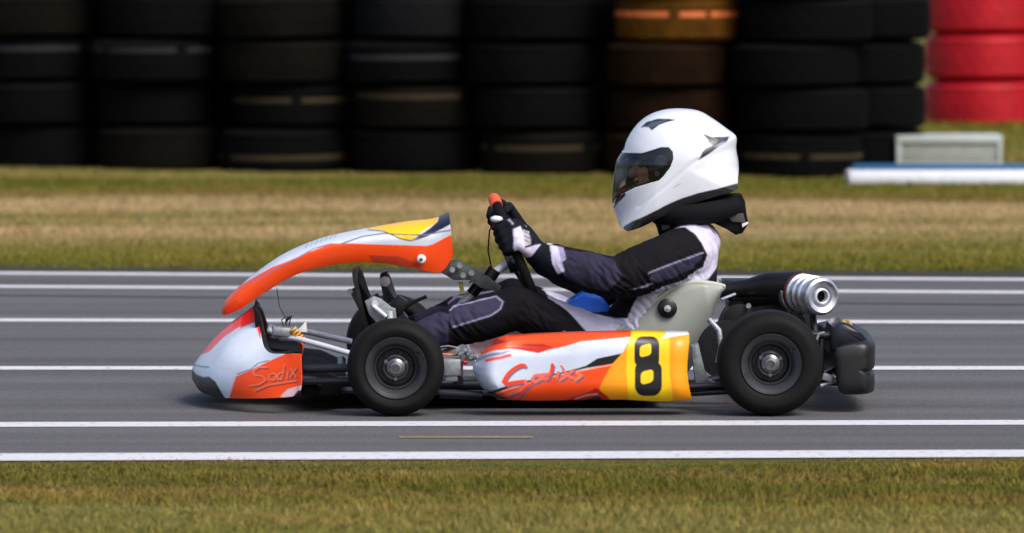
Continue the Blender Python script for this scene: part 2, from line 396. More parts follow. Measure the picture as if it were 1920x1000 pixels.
def tyre_mesh(name, Ro, w, mats, band=None, seg=72):
    """band = (rib index, material slot) painted ring on one rib of the tread"""
    pr = tyre_profile(Ro, w); n = len(pr); vs = []; cut = []
    for k in range(seg):
        a = 2*math.pi*k/seg
        for j, (r, z, t) in enumerate(pr):
            rr = r-(.004 if t and (k+j//4) % 3 == 0 else 0)
            vs.append((rr*math.cos(a), rr*math.sin(a), z))
    F = grid_faces(seg, n, True, False); midx = np.zeros(len(F), int)
    if band is not None:
        j0 = 7+4*band[0]+1
        sel = (F[:, 0] % n) == j0
        # painted round half the tread, scuffed away in places
        kk = F[:, 0]//n; midx[sel & (np.sin(kk*.31)+np.sin(kk*.9) > -1.2)] = band[1]
    me = bpy.data.meshes.new(name); me.from_pydata(vs, [], F[:, ::-1].tolist())
    for m in mats: me.materials.append(m)
    me.polygons.foreach_set('material_index', midx.astype(np.int32)); me.polygons.foreach_set('use_smooth', [True]*len(F)); me.set_sharp_from_angle(angle=R(38)); return me
MT = {
 'k': mat('worn_rubber', lin(7, 7, 9), .8, vary=.45, vscale=9, bump=.5, bscale=60, spec=.08),
 'o': mat('dusty_rubber', lin(15, 13, 9), .85, vary=.45, vscale=9, bump=.5, bscale=60, spec=.08),
 'b': mat('brown_painted_rubber', lin(28, 16, 5), .8, vary=.45, vscale=9, bump=.5, bscale=60, spec=.08),
 'a': mat('amber_painted_rubber', lin(84, 54, 10), .7, vary=.4, vscale=9, bump=.5, bscale=60, spec=.08),
 'g': mat('grey_rubber', lin(18, 19, 22), .7, vary=.35, vscale=9, bump=.5, bscale=60, spec=.08),
 'r': mat('red_painted_rubber', lin(178, 12, 30), .5, vary=.22, vscale=7, bump=.5, bscale=60, spec=.4)}
M_yb = mat('yellow_ring_paint', lin(46, 36, 8), .85, vary=.5, vscale=30); M_ob = mat('orange_ring_paint', lin(220, 110, 60), .6, vary=.3, vscale=30)
M_wb = mat('pale_ring_paint', lin(28, 29, 33), .85, vary=.4, vscale=30)
TY = {}
def tyre(kind, band, loc, label, group, Ro, w):
    key = (kind, band, Ro, w)
    if key not in TY:
        slot = {'y': M_yb, 'o': M_ob, 'w': M_wb}[band[1]] if band else M_yb
        TY[key] = tyre_mesh('tyre', Ro, w, [MT[kind], slot], (band[0], 1) if band else None)
    o = link(bpy.data.objects.new('tyre', TY[key])); o.location = loc
    o.rotation_euler = (rng.normal(0, .008), rng.normal(0, .008), rng.uniform(0, 6.28)); f_ = rng.uniform(.94, 1.03); o.scale = (f_, f_, 1); tag(o, label, 'tyre', group); return o
LV = ['bottom one of', 'second up in', 'third up in', 'fourth up in', 'topmost of']
FS = [(62, 'k', 'front stack furthest left'), (300, 'k', 'second front stack from the left'), (538, 'k', 'third front stack from the left'),
      (690+78, 'o', 'fourth front stack from left'), (1004, 'k', 'stack just left of the amber one'), (1264, 'b', 'brown and amber stack behind the helmet'),
      (1500, 'k', 'last black front stack on the right')]
KM = {'k': 'black', 'o': 'dusty olive black', 'b': 'dark brown', 'a': 'amber painted', 'g': 'charcoal grey', 'r': 'red painted'}
bands = {(0, 2): (4, 'w'), (2, 0): (1, 'y'), (2, 1): (3, 'y'), (3, 1): (4, 'y'), (3, 2): (3, 'w'), (4, 0): (3, 'y'), (5, 3): (3, 'o'), (6, 0): (2, 'y'), (1, 2): (4, 'w')}
over = {(5, 3): 'a', (5, 4): 'a', (3, 3): 'g', (3, 2): 'k', (3, 0): 'k', (0, 3): 'o', (0, 2): 'k', (2, 2): 'o', (2, 3): 'o', (1, 1): 'k', (1, 0): 'o', (4, 3): 'k', (4, 0): 'o'}
BN = {'y': 'yellow ringed ', 'o': 'orange ringed ', 'w': 'pale ringed '}
def wall_d(px): return 32.8-(px/1600.)*1.0
for i, (px, k0, nm) in enumerate(FS):
    d = wall_d(px)+.30
    for l in range(5):
        k = over.get((i, l), k0); bd = bands.get((i, l))
        p = ray(px+rng.uniform(-13, 13), 300, d+rng.uniform(-.03, .03))
        tyre(k, bd, (p[0], p[1], .001+l*.2045), f"{BN[bd[1]] if bd else ''}{KM[k]} tyre, {LV[l]} {nm}".replace('from the left', 'from left'), 'tyres stacked as the barrier beyond the grass', .30, .204)
BS = [(180, 'between first and second front stacks'), (418, 'between second and third front stacks'), (652, 'between third and fourth front stacks'),
      (888, 'right of the dusty olive front stack'), (1134, 'just left of the brown and amber stack'), (1384, 'just right of the brown and amber stack'), (1622, 'beside the red tyres')]
for i, (px, nm) in enumerate(BS):
    d = wall_d(px)+.82
    for l in range(5):
        k = 'o' if (i in (2, 3) and l > 1) else 'k'
        p = ray(px+rng.uniform(-13, 13), 300, d+rng.uniform(-.03, .03))
        tyre(k, None, (p[0], p[1], .001+l*.2045), f"{KM[k]} tyre, {LV[l]} rear stack {nm}", 'tyres stacked as the barrier beyond the grass', .30, .204)
for i, (px, nm) in enumerate([(1842, 'red stack above the white crate'), (2066, 'red stack cut by the right edge')]):
    for l in range(4):
        p = ray(px+rng.uniform(-4, 4), 240, 38.1)
        k = 'a' if l == 3 else 'r'
        tyre(k, None, (p[0], p[1], .001+l*.252), f"{KM[k]} tyre, {LV[l] if l < 3 else LV[4]} {nm}", 'red tyre stacks at the right', .315, .250)
# white crate and low white block by the end of the barrier
c0 = ray(1680, 300, 32.3); c1 = ray(1880, 300, 32.3)
cx = (c0[0]+c1[0])/2; cw = c1[0]-c0[0]
M_crate = mat('white_crate_plastic', lin(178, 186, 184), .5, vary=.06); M_crin = mat('grey_panel', lin(150, 156, 148), .6, vary=.1)
M_bluep = mat('blue_paint', lin(20, 84, 124), .6, vary=.15); M_conc = mat('white_painted_concrete', lin(226, 230, 240), .7, vary=.08, bump=.3)
ct = empty('crate', (cx, 32.45, 0)); tag(ct, 'white plastic crate with recessed grey side on the grass below the red tyres', 'crate')
m = MB(); m.box((0, 0, .165), (cw, .30, .035), bev=.006); m.box((0, 0, .03), (cw, .30, .06), bev=.006)
for sx in (-1, 1):
    for sy in (-1, 1): m.box((sx*(cw/2-.0125), sy*.1375, .10), (.021, .021, .15), bev=.003)
m.build('frame', M_crate, ct, angle=30)
MB().box((0, 0, .105), (cw-.03, .272, .084), bev=.004).build('side_panel', M_crin, ct, angle=30)
b0 = ray(1592, 340, 31.3); b1 = ray(2040, 340, 31.3)
bt = empty('barrier_block', ((b0[0]+b1[0])/2, 31.5, 0)); tag(bt, 'long low white painted block with a blue rear ledge on the grass', 'barrier')
m = MB(); m.box((0, 0, .030), (b1[0]-b0[0], .34, .060), bev=.018); m.build('block', M_conc, bt, angle=30)
m = MB(); m.box((-.10, .10, .073), (b1[0]-b0[0]-.26, .12, .022), bev=.005); m.build('ledge', M_bluep, bt, angle=30)

# ================================================================== THE KART
kart = empty('racing_kart', (KX, KY, 0), YAW)
tag(kart, 'orange, white and yellow racing kart number 8 with black tyres on the track', 'racing kart')
# offsets so wheels stand on the asphalt
def wheel(px, py, yy, Ro, w, rimr, s=1):
    """s=1 outer face towards the camera side"""
    c = V(px, py, yy); c.z = TZ+Ro
    root = bpy.data.objects.new('wheel', None); root.empty_display_size = .05; link(root, kart); root.location = c
    ax = (0, -s, 0)
    h = w/2; ri = rimr*1.02
    pr = [(ri, h-.012), (ri+.004, h-.004), (ri+.012, h+.001), (Ro*.80, h+.003), (Ro*.90, h-.004), (Ro*.955, h-.014), (Ro*.985, h-.026), (Ro*.998, h-.042), (Ro, 0),
          (Ro*.998, -h+.042), (Ro*.985, -h+.026), (Ro*.955, -h+.014), (Ro*.90, -h+.004), (Ro*.80, -h-.003), (ri+.012, -h-.001), (ri, -h+.012)]
    pr = [tuple(q) for q in smooth_curve(pr, 70)]
    t = MB().lathe((0, 0, 0), ax, pr, 72).build('tyre', M_rub, root, angle=70)
    pr = [(ri, -h+.01), (ri, -h+.022), (rimr*.75, -h+.03), (rimr*.72, h-.055), (rimr*.74, h-.045), (rimr*.80, h-.028), (rimr*.93, h-.012), (rimr*1.01, h-.006), (rimr*1.03, h-.002), (rimr*1.05, h-.004), (rimr*1.03, h-.012), (rimr*.70, h-.065)]
    rm = MB().lathe((0, 0, 0), ax, pr, 64); rm = rm.build('rim', M_rim, root, angle=50)
    dc = MB(); dc.lathe((0, 0, 0), ax, [(rimr*.73, h-.040), (rimr*.66, h-.041), (rimr*.60, h-.060), (.0, h-.062)], 40)
    for k in range(6):
        a = k*1.047+.2; dc.lathe((rimr*.48*math.cos(a), 0, rimr*.48*math.sin(a)), ax, [(.007, h-.062), (.006, h-.056), (0, h-.055)], 12)
    dc.build('rim_centre', M_rubd, root, angle=40)
    hb = MB(); hb.lathe((0, 0, 0), ax, [(.034, h-.062), (.034, h-.046), (.028, h-.042), (.024, h-.030), (.017, h-.026), (.0165, h-.016), (.010, h-.014), (.0095, h-.022), (0, h-.022)], 32)
    for k in range(3):
        a = k*2.094+.5; hb.lathe((.030*math.cos(a), 0, .030*math.sin(a)), ax, [(.0055, h-.05), (.0055, h-.036), (0, h-.036)], 6)
    hb.build('hub', M_hub, root, angle=35)
    MB().tube([Vector((rimr*.9*math.cos(.6), -s*(h-.018), rimr*.9*math.sin(.6))), Vector((rimr*.82*math.cos(.6), -s*(h-.002), rimr*.82*math.sin(.6)))], .003, 8).build('valve', M_blk, root)
    return root
wheel(742, 690, 0.0, .1285, .115, .078)
wheel(736, 638, 1.0, .1285, .115, .078, -1)
wheel(1443, 680, 0.0, .1385, .150, .077)
wheel(1436, 630, 1.0, .1385, .150, .077, -1)
RA = V(1443, 680, 0); RA.z = TZ+.1385; FA = V(742, 690, 0); FA.z = TZ+.1285
# chassis
m = MB()
for yy in (.22, .78):
    m.tube([V(560, 712, .10 if yy < .5 else .90), V(610, 716, .14 if yy < .5 else .86), V(700, 716, .24 if yy < .5 else .76), V(860, 722, yy), V(1300, 722, yy), V(1400, 700, yy), V(1560, 700, yy)], .014)
for px, py in ((640, 706), (860, 714), (1150, 716), (1500, 700)): m.tube([V(px, py, .2), V(px, py-30, .8)], .013)
m.tube([V(600, 716, .1), V(575, 708, .3), V(575, 683, .7), V(600, 675, .9)], .012)
m.build('frame', M_dark, kart)
MB().prism([(560, 736), (900, 742), (1250, 742), (1250, 738), (900, 737), (560, 731)], .2, .8, 0).build('floor_tray', M_blk, kart)
MB().tube([RA+Vector((0, .02, 0)), RA+Vector((0, .98, 0))], .020, 16).build('rear_axle', M_hub, kart)
# near running rail between the wheels
for a_, b_, r_ in ((V(570, 692, .06), V(655, 690, .04), .011), (V(566, 716, .06), V(660, 714, .04), .009), (V(825, 738, .06), V(905, 742, .05), .012), (V(1290, 726, .05), V(1360, 722, .05), .010), (V(1294, 738, .06), V(1365, 734, .05), .008)):
    MB().tube([a_, b_], r_).build('side_bar', M_dark, kart)
# front bumper tubes (silver)
m = MB()
m.tube([V(515, 628, .30), V(560, 636, .26), V(612, 650, .22), V(660, 664, .20)], .0078)
m.tube([V(520, 618, .72), V(575, 622, .72), V(660, 641, .72)], .0082)
m.tube([V(515, 628, .30), V(505, 624, .4), V(505, 612, .62), V(520, 618, .72)], .0078)
m.build('bumper_tube', M_sil, kart)
m = MB(); m.box(V(528, 622, .28), (.05, .03, .025), (0, .1, 0), .005); m.box(V(534, 634, .3), (.035, .04, .014), (0, .15, 0), .004)
m.build('bumper_clamp', M_cast, kart)
MB().prism([(556, 622), (574, 602), (576, 624)], .30, .312).build('bumper_tab', M_wht, kart)
m = MB()
for k in range(5): m.lathe(V(549+k*4, 618+k*5, .27), (V(569, 643, .27)-V(549, 618, .27)), [(.006, -.003), (.0125, -.002), (.0125, .002), (.006, .003)], 14)
m.build('spring', M_yel, kart)
m = MB()
for k in range(3): m.tube([V(532+k*5, 612, .3), V(528+k*8, 600, .3), V(540+k*4, 592, .3), V(535, 606, .3)], .0016, 6)
m.tube([V(519, 540, .45), V(524, 575, .4), V(537, 600, .3)], .0011, 6)
m.build('cable_tie', M_blk, kart)
# steering knuckles, tie rods and pedals
m = MB()
for yy, s in ((0., 1), (1., -1)):
    c = FA.copy(); c.y = yy-.5
    m.tube([c+Vector((0, s*.03, 0)), c+Vector((0, s*.15, 0))], .011)
    m.tube([c+Vector((0, s*.10, -.045)), c+Vector((0, s*.10, .05))], .013)
    m.tube([c+Vector((0, s*.10, 0)), c+Vector((.09, s*.11, .012))], .008)
    m.tube([c+Vector((.09, s*.11, .012)), Vector((V(850, 680, .5).x, s*-.04, FA.z+.02))], .006)
m.build('steering_knuckle', M_hub, kart)
# ---------------- nose (front bumper body)
# lateral stations: yy, profile bottom->top as (px,py)
NS = [(.03, [(563, 738), (566, 722), (567, 704), (566, 685), (566, 664)]),
      (.045, [(548, 744), (550, 726), (548, 706), (545, 688), (546, 663)]),
      (.07, [(500, 747), (500, 730), (502, 710), (508, 690), (525, 665)]),
      (.12, [(456, 747), (452, 730), (456, 708), (470, 686), (508, 664)]),
      (.20, [(418, 745), (412, 728), (420, 700), (445, 672), (496, 652)]),
      (.28, [(394, 740), (386, 722), (398, 688), (430, 650), (489, 622)]),
      (.36, [(380, 734), (370, 714), (383, 682), (428, 634), (483, 594)]),
      (.43, [(372, 726), (363, 706), (374, 680), (417, 628), (477, 582)]),
      (.50, [(370, 721), (362, 702), (370, 679), (413, 626), (474, 578)])]
def nose():
    prof = np.array([smooth_curve(p, 90) for _, p in NS]); yy = np.array([s[0] for s in NS])
    allp = np.concatenate([prof, np.repeat(yy[:, None, None], 90, 1)], 2).reshape(len(NS), -1)
    g = smooth_curve(allp, 170).reshape(170, 90, 3)
    px, py = g[..., 0], g[..., 1]
    lay = [('p', [(340, 790), (340, 694), (363, 694), (371, 703), (384, 708), (394, 707), (406, 716), (414, 729), (424, 745), (424, 790)], BLK),
           ('p', [(376, 668), (390, 625), (440, 585), (480, 568), (492, 580), (486, 606), (455, 612), (422, 634), (394, 662)], lin(240, 92, 92)),
           ('p', [(455, 600), (470, 570), (492, 570), (490, 640), (478, 606), (452, 618)], lin(236, 40, 34)),
           ('p', [(427, 760), (444, 707), (470, 696), (495, 684), (530, 668), (546, 658), (600, 655), (600, 760)], ORANGE),
           ('l', [(366, 686), (380, 689), (394, 690)], 2.2, lin(60, 64, 80)),
           ('l', [(446, 703), (472, 694), (486, 683), (505, 678)], 1.6, lin(70, 70, 90)),
           ('p', [(528, 742), (540, 730), (556, 725), (570, 722), (570, 760), (528, 760)], lin(225, 190, 200)),
           ('p', [(552, 742), (562, 732), (575, 734), (575, 760), (550, 760)], BLK)]
    # script lettering on the red end
    sc = lin(250, 122, 92); dk = lin(120, 40, 48)
    S = [[(502, 690), (488, 690), (476, 697), (480, 704), (494, 706), (500, 713), (488, 721), (470, 724)],
         [(514, 700), (506, 703), (506, 712), (515, 713), (520, 705), (514, 700)],
         [(534, 684), (532, 700), (528, 712)], [(530, 698), (522, 702), (521, 711), (529, 711)],
         [(541, 696), (539, 710)], [(546, 690), (556, 706)], [(557, 690), (545, 708)], [(480, 733), (505, 722), (530, 718), (556, 714)]]
    for s in S: lay.append(('l', [(x+1.8, y+2.2) for x, y in s], 2.6, dk))
    for s in S: lay.append(('l', s, 2.8, sc))
    col = paint(px, py, lin(208, 218, 234), lay)
    L = P(px, py, g[..., 2]); Rr = L.copy(); Rr[..., 1] *= -1
    # mirrored far half sits at the same height and station
    o = grid('front_bumper', np.concatenate([L, Rr[::-1][1:]]), M_liv, kart, np.concatenate([col, col[::-1][1:]]), thick=.004)
    # black rear edge / inner bracket
    top = L[:, -1]; e = []
    idx = list(range(20, 170, 6))
    pts = [Vector(top[i])+Vector((.004, 0, .001)) for i in idx]; pts += [Vector((p.x, -p.y, p.z)) for p in pts[::-1][1:]]
    MB().tube(pts, .0065, 8).build('bumper_edge', M_blk, kart)
    MB().prism([(476, 578), (484, 588), (488, 618), (494, 642), (505, 655), (560, 660), (566, 668), (566, 700), (546, 690), (508, 672), (490, 660), (482, 640), (478, 606)], .30, .70).build('bumper_bracket', M_foam, kart)
    MB().prism([(566, 690), (600, 694), (640, 712), (640, 742), (566, 742)], .12, .88).build('front_tray', M_foam, kart)
nose()
# ---------------- front fairing (nassau panel)
def fairing():
    T = smooth_curve([(417, 586), (428, 562), (470, 524), (530, 482), (600, 452), (680, 434), (760, 420), (812, 414), (843, 403)], 260)
    B = smooth_curve([(421, 589), (450, 578), (500, 545), (560, 512), (640, 493), (710, 492), (775, 502), (825, 510), (849, 478)], 260)
    n = 260; m = 110; half = np.interp(np.linspace(0, 1, n), [0, .04, .15, .4, .7, 1], [.03, .055, .075, .10, .12, .13])
    tc = np.linspace(0, 1, m)          # 0 = lower edge, 1 = crest
    G = np.zeros((n, m, 3)); U = np.linspace(0, 1, n)
    for i in range(n):
        f = tc
        px = B[i, 0]+(T[i, 0]-B[i, 0])*f; py = B[i, 1]+(T[i, 1]-B[i, 1])*f
        prof = np.where(f < .62, 1-.10*(1-f/.62)**2, np.sqrt(np.clip(1-((f-.62)/.385)**2.2, 0, 1)))
        yy = .5-half[i]*prof
        G[i] = np.stack([px, py, yy], -1)
    px, py = G[..., 0], G[..., 1]
    W2 = lin(208, 216, 232)
    lay = [('p', [(400, 600), (412, 570), (440, 544), (470, 527), (512, 503), (580, 474), (622, 459), (662, 457), (700, 458), (800, 461), (812, 458), (846, 440), (870, 440), (870, 520), (600, 520)], ORANGE),
           ('p', [(655, 436), (690, 424), (740, 415), (815, 405), (824, 417), (796, 434), (771, 451), (752, 448), (716, 434), (690, 432)], lin(252, 196, 8)),
           ('p', [(822, 418), (824, 408), (838, 398), (850, 398), (850, 420), (828, 432), (800, 445), (775, 452), (800, 436)], lin(28, 30, 52)),
           ('l', [(640, 459), (680, 446), (720, 440), (760, 442), (800, 442), (846, 432)], 2.0, lin(90, 90, 110)),
           ('l', [(690, 434), (718, 436), (750, 448), (771, 452), (800, 436), (824, 420)], 1.8, lin(40, 40, 60)),
           ('l', [(622, 459), (590, 468), (520, 504), (470, 534)], 1.6, lin(120, 110, 140)),
           ('p', [(690, 478), (745, 480), (775, 490), (790, 500), (760, 500), (700, 492)], lin(196, 62, 30))]
    for k in range(7):
        x = 574+k*9; y = 467-k*3.2; lay.append(('l', [(x, y), (x+4, y-6)], 1.6, lin(120, 130, 160)))
    col = paint(px, py, W2, lay)
    L = P(px, py, G[..., 2]); Rr = L.copy(); Rr[..., 1] *= -1
    a = np.concatenate([L, Rr[:, ::-1][:, 1:]], 1); c = np.concatenate([col, col[:, ::-1][:, 1:]], 1)
    grid('front_fairing', a, M_liv, kart, c, thick=.004, flip=True)
    m_ = MB(); q = V(790, 486, .37)
    m_.lathe(q, (0, -1, 0), [(.013, 0), (.013, .006), (.010, .010), (0, .011)], 20); m_.build('fairing_button', M_wht, kart)
    MB().lathe(q+Vector((-.001, -.001, -.001)), (0, -1, 0), [(.005, .009), (.005, .014), (0, .014)], 6).build('fairing_screw', M_hub, kart)
fairing()
# steering column, mount and wheel
SW = V(972, 484, .5)
e1 = (V(1021, 602, .5)-V(926, 372, .5)); e1.y = 0; SR = e1.length/2*.96; e1.normalize(); e1 = -e1      # points up along the wheel
eN = Vector((-e1.z, 0, e1.x)); eN = eN if eN.x > 0 else -eN      # towards the driver
e2 = Vector((0, -1, 0))
def rimp(a, r=None): return SW+(e1*math.sin(a)+e2*math.cos(a))*(r or SR)
sw = bpy.data.objects.new('steering_wheel', None); sw.empty_display_size = .05; link(sw, kart)
m = MB(); ring = [rimp(a) for a in np.linspace(R(115), R(425), 56)]; m.tube(ring, .0135, 12); m.build('wheel_rim', M_foam, sw)
m = MB(); m.tube([rimp(a) for a in np.linspace(R(65), R(115), 14)], .0165, 12); m.build('grip_marker', M_org, sw)
m = MB()
for a in (R(0), R(180), R(270)): m.tube([SW-eN*.02, SW-eN*.008+(rimp(a)-SW)*.5, rimp(a)], [.012, .008, .008], 8)
m.lathe(SW, eN, [(0, -.035), (.03, -.035), (.034, -.01), (.03, 0), (0, .002)], 24); m.build('wheel_spokes', M_blk, sw)
dp = rimp(R(80), SR*.62)+eN*.004
MB().box(dp-eN*.02, (.03, .12, .05), (0, math.atan2(e1.x, e1.z), 0), .006).build('display', M_blk, sw)
MB().sph(V(931, 411, .34), (.017, .012, .009)).build('wheel_button', M_wht, sw)
m = MB(); m.tube([V(931, 418, .34), V(918, 432, .35), V(915, 470, .38), V(921, 500, .42), V(905, 520, .45), V(880, 530, .5)], .0022, 6).build('cable', M_blk, sw)
m = MB(); m.tube([SW-eN*.02, V(915, 520, .5), V(868, 568, .5), V(800, 660, .5)], .0115, 12); m.build('steering_column', M_sil, kart)
m = MB(); m.tube([V(928, 505, .5), V(915, 524, .5)], .019, 14); m.tube([V(898, 534, .5), V(884, 552, .5)], .016, 12); m.build('column_sleeve', M_blk, kart)
m = MB(); m.prism([(828, 512), (845, 494), (860, 490), (888, 506), (915, 520), (940, 540), (936, 548), (900, 540), (880, 524), (862, 524), (852, 526)], .42, .52)
m.build('fairing_bracket', mat('bracket_grey', lin(70, 74, 76), .6, vary=.3, vscale=60), kart)
m = MB()
for x, y, yy in ((848, 506, .41), (862, 498, .41), (868, 516, .41), (884, 512, .41)): m.lathe(V(x, y, yy), (0, -1, 0), [(.008, 0), (.008, .012), (0, .012)], 6)
m.build('bracket_bolts', M_cast, kart)
MB().prism([(859, 530), (868, 530), (872, 552), (864, 552)], .44, .46).build('cable_tag', mat('pale_yellow', lin(170, 165, 90), .7), kart)
# pedals
def pedal(yy, dx, dy):
    q = bpy.data.objects.new('pedal', None); q.empty_display_size = .05; link(q, kart)
    m = MB(); m.prism([(654+dx, 545+dy), (668+dx, 538+dy), (700+dx, 590+dy), (694+dx, 640+dy), (684+dx, 640+dy), (680+dx, 592+dy)], yy, yy+.02); m.build('pedal_arm', M_blk, q)
    m = MB(); m.tube([V(656+dx, 547+dy, yy-.03), V(656+dx, 547+dy, yy+.06)], .008); m.build('pedal_pad', M_hub, q)
pedal(.28, 0, 0); pedal(.66, 40, 12)
m = MB(); m.prism([(684, 566), (700, 556), (716, 562), (728, 576), (742, 580), (744, 600), (728, 606), (706, 606), (692, 590)], .20, .24, .004)
m.build('pedal_bracket', M_cast, kart)
m = MB(); m.tube([V(700, 574, .19), V(724, 594, .19)], .006); m.tube([V(730, 584, .19), V(732, 602, .19)], .008); m.lathe(V(703, 570, .2), (0, -1, 0), [(.009, 0), (.009, .012), (0, .012)], 12)
m.build('brake_cylinder', M_sil, kart)
m = MB(); m.tube([V(742, 590, .6), V(776, 566, .6), V(800, 556, .6)], .005); m.prism([(728, 572), (748, 556), (764, 566), (756, 588), (740, 600)], .55, .62)
m.build('steering_bracket', M_blk, kart)
# fuel and engine small parts between front wheel and pod
m = MB(); m.box(V(846, 688, .12), (.05, .06, .045), (0, 0, 0), .004); m.box(V(846, 706, .12), (.035, .05, .025), (0, 0, 0), .004); m.build('brake_caliper', M_cast, kart)
m = MB()
for k in range(6): m.tube([V(858+k*5, 656+(k % 3)*7, .10), V(866+k*5, 662+(k % 2)*9, .14)], .006, 8)
m.box(V(875, 668, .13), (.035, .03, .02), (0, .2, 0), .004); m.build('hose_fittings', M_cast, kart)
MB().tube([V(828, 664, .12), V(850, 666, .12), V(872, 664, .14)], .0028, 8).build('fuel_hose', mat('amber_hose', lin(190, 110, 40), .4), kart)
MB().tube([V(826, 651, .14), V(840, 649, .14), V(862, 653, .14)], .003, 8).build('brake_hose', M_hub, kart)
MB().sph(V(872, 680, .11), (.008, .006, .006)).build('hose_end', M_red, kart)
# fuel tank (blue) between the driver's legs
m = MB(); m.prism([(1040, 612), (1066, 568), (1094, 551), (1128, 556), (1150, 585), (1150, 640), (1040, 640)], .45, .60, .012); m.build('fuel_tank', M_blue, kart)
# ---------------- side pods
def pod():
    n, mm = 380, 130
    u = np.linspace(0, 1, n)[:, None]; v = np.linspace(0, 1, mm)[None]
    vv = [0, .1, .25, .45, .6, .75, .88, 1]
    Lx = np.interp(v, vv, [930, 908, 897, 890, 889, 893, 906, 935])
    Rx = np.interp(v, vv, [1291, 1291, 1289, 1287, 1287, 1289, 1292, 1296])
    k = np.ones(9)/9; Lx = np.convolve(np.pad(Lx[0], 4, 'edge'), k, 'valid')[None]
    px = Lx+u*(Rx-Lx)
    T = np.interp(px, [889, 915, 950, 1000, 1100, 1200, 1296], [660, 648, 637, 633, 629, 627, 629])
    B = np.interp(px, [889, 905, 935, 1000, 1170, 1240, 1296], [716, 736, 747, 749, 747, 751, 748])
    py = T+v*(B-T)
    s = 2*v-1
    yy = -.055+.034*np.abs(s)**4.5+.10*np.clip(1-u/.10, 0, 1)**2.2+.012*np.sin(u*9)*(1-v)+.02*np.clip((u-.93)/.07, 0, 1)**2
    # recess crease under the upper orange flash and concave number panel
    yy = yy+.012*np.exp(-((px-1000)/60)**2-((py-652)/9)**2)+.008*np.exp(-((px-1212)/70)**2)*(1-s**2)
    yy = yy+0*px
    # lip that turns inwards on top and below
    SH = lin(150, 26, 8)
    lay = [('p', [(880, 610), (1300, 610), (1300, 640), (1180, 634), (1090, 642), (1010, 664), (980, 658), (955, 656), (925, 660), (895, 672), (888, 680)], ORANGE),
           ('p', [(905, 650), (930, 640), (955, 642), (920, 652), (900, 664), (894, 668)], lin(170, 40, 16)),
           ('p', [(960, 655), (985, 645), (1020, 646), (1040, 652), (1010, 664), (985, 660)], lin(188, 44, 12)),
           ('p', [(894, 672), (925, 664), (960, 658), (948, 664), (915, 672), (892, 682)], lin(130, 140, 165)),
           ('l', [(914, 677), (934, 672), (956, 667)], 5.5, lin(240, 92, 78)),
           ('p', [(930, 746), (905, 738), (960, 722), (1040, 700), (1100, 692), (1150, 680), (1150, 760), (930, 760)], ORANGE),
           ('p', [(905, 738), (940, 726), (1020, 706), (1078, 692), (1098, 686), (1120, 672), (1168, 662), (1158, 676), (1146, 682), (1100, 690), (1040, 703), (960, 725), (908, 741)], BLK),
           ('l', [(908, 742), (960, 727), (1040, 705), (1100, 693), (1146, 684)], 1.8, lin(240, 180, 165)),
           ('p', [(1148, 682), (1168, 660), (1180, 636), (1200, 625), (1300, 620), (1300, 760), (1130, 760), (1124, 726), (1135, 704)], YORG),
           ('p', [(1060, 748), (1105, 733), (1118, 726), (1140, 742), (1150, 760), (1060, 760)], lin(196, 20, 8)),
           ('l', [(1078, 746), (1100, 739), (1120, 737)], 2.5, lin(220, 170, 170)),
           ('p', [(1090, 749), (1122, 740), (1134, 752), (1090, 756)], BLK),
           ('p', [(1175, 655), (1184, 626), (1250, 622), (1256, 640), (1256, 700), (1262, 752), (1180, 757), (1174, 700)], YEL),
           ('p', [(1238, 638), (1250, 627), (1296, 622), (1296, 628), (1262, 634)], lin(225, 228, 238))]
    # the script logo (the same brush lettering, orange with a dark drop edge)
    dk = lin(112, 96, 118); rd = lin(250, 62, 24); pk = lin(250, 112, 92)
    S = [([(984, 686), (978, 685), (970, 688), (962, 693), (954, 700), (948, 708), (944, 716), (950, 720), (966, 717), (985, 715)], 7, rd),
         ([(985, 715), (988, 722), (976, 731), (956, 737), (944, 742)], 5.5, pk),
         ([(944, 744), (966, 746), (978, 738), (984, 728), (1000, 716)], 4.5, rd),
         ([(1010, 703), (1002, 705), (997, 712), (1004, 716), (1013, 711), (1012, 704), (1020, 702)], 5.5, pk),
         ([(1036, 684), (1034, 696), (1029, 706), (1024, 712)], 6, rd), ([(1030, 701), (1020, 703), (1017, 710), (1027, 709)], 5, pk),
         ([(1047, 698), (1044, 708)], 5, pk), ([(1052, 687), (1054, 688)], 4.5, pk),
         ([(1056, 694), (1068, 706), (1078, 710)], 5, pk), ([(1082, 700), (1090, 704), (1079, 712)], 6, lin(250, 120, 80)), ([(1074, 694), (1062, 704), (1050, 712)], 5, pk)]
    for s_, w_, c_ in S: lay.append(('l', [(x+3, y+4) for x, y in s_], w_*.8, dk))
    for s_, w_, c_ in S: lay.append(('l', s_, w_, c_))
    # number 8: tall rounded figure
    def rr(x0, y0, x1, y1, r, sk=0, n=6):
        q = []
        for cx_, cy_, a0 in ((x1-r, y0+r, -90), (x1-r, y1-r, 0), (x0+r, y1-r, 90), (x0+r, y0+r, 180)):
            for t in range(n+1):
                a = R(a0+90*t/n); q.append((cx_+r*math.cos(a), cy_+r*math.sin(a)))
        ym_ = (y0+y1)/2
        return [(x, y+(x-(x0+x1)/2)*sk) for x, y in q]
    lay += [('p', rr(1189, 633, 1236, 690, 15), BLK), ('p', rr(1190, 676, 1241, 741, 18), BLK),
            ('p', rr(1199, 647, 1221, 668, 6, -.25), YEL), ('p', rr(1201, 695, 1225, 719, 7, -.25), YEL)]
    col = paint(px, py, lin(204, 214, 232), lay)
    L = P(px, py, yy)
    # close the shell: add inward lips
    lt = L[:, :1].copy(); lt[..., 1] += .05; lt[..., 2] += .004; lb = L[:, -1:].copy(); lb[..., 1] += .05; lb[..., 2] -= .002
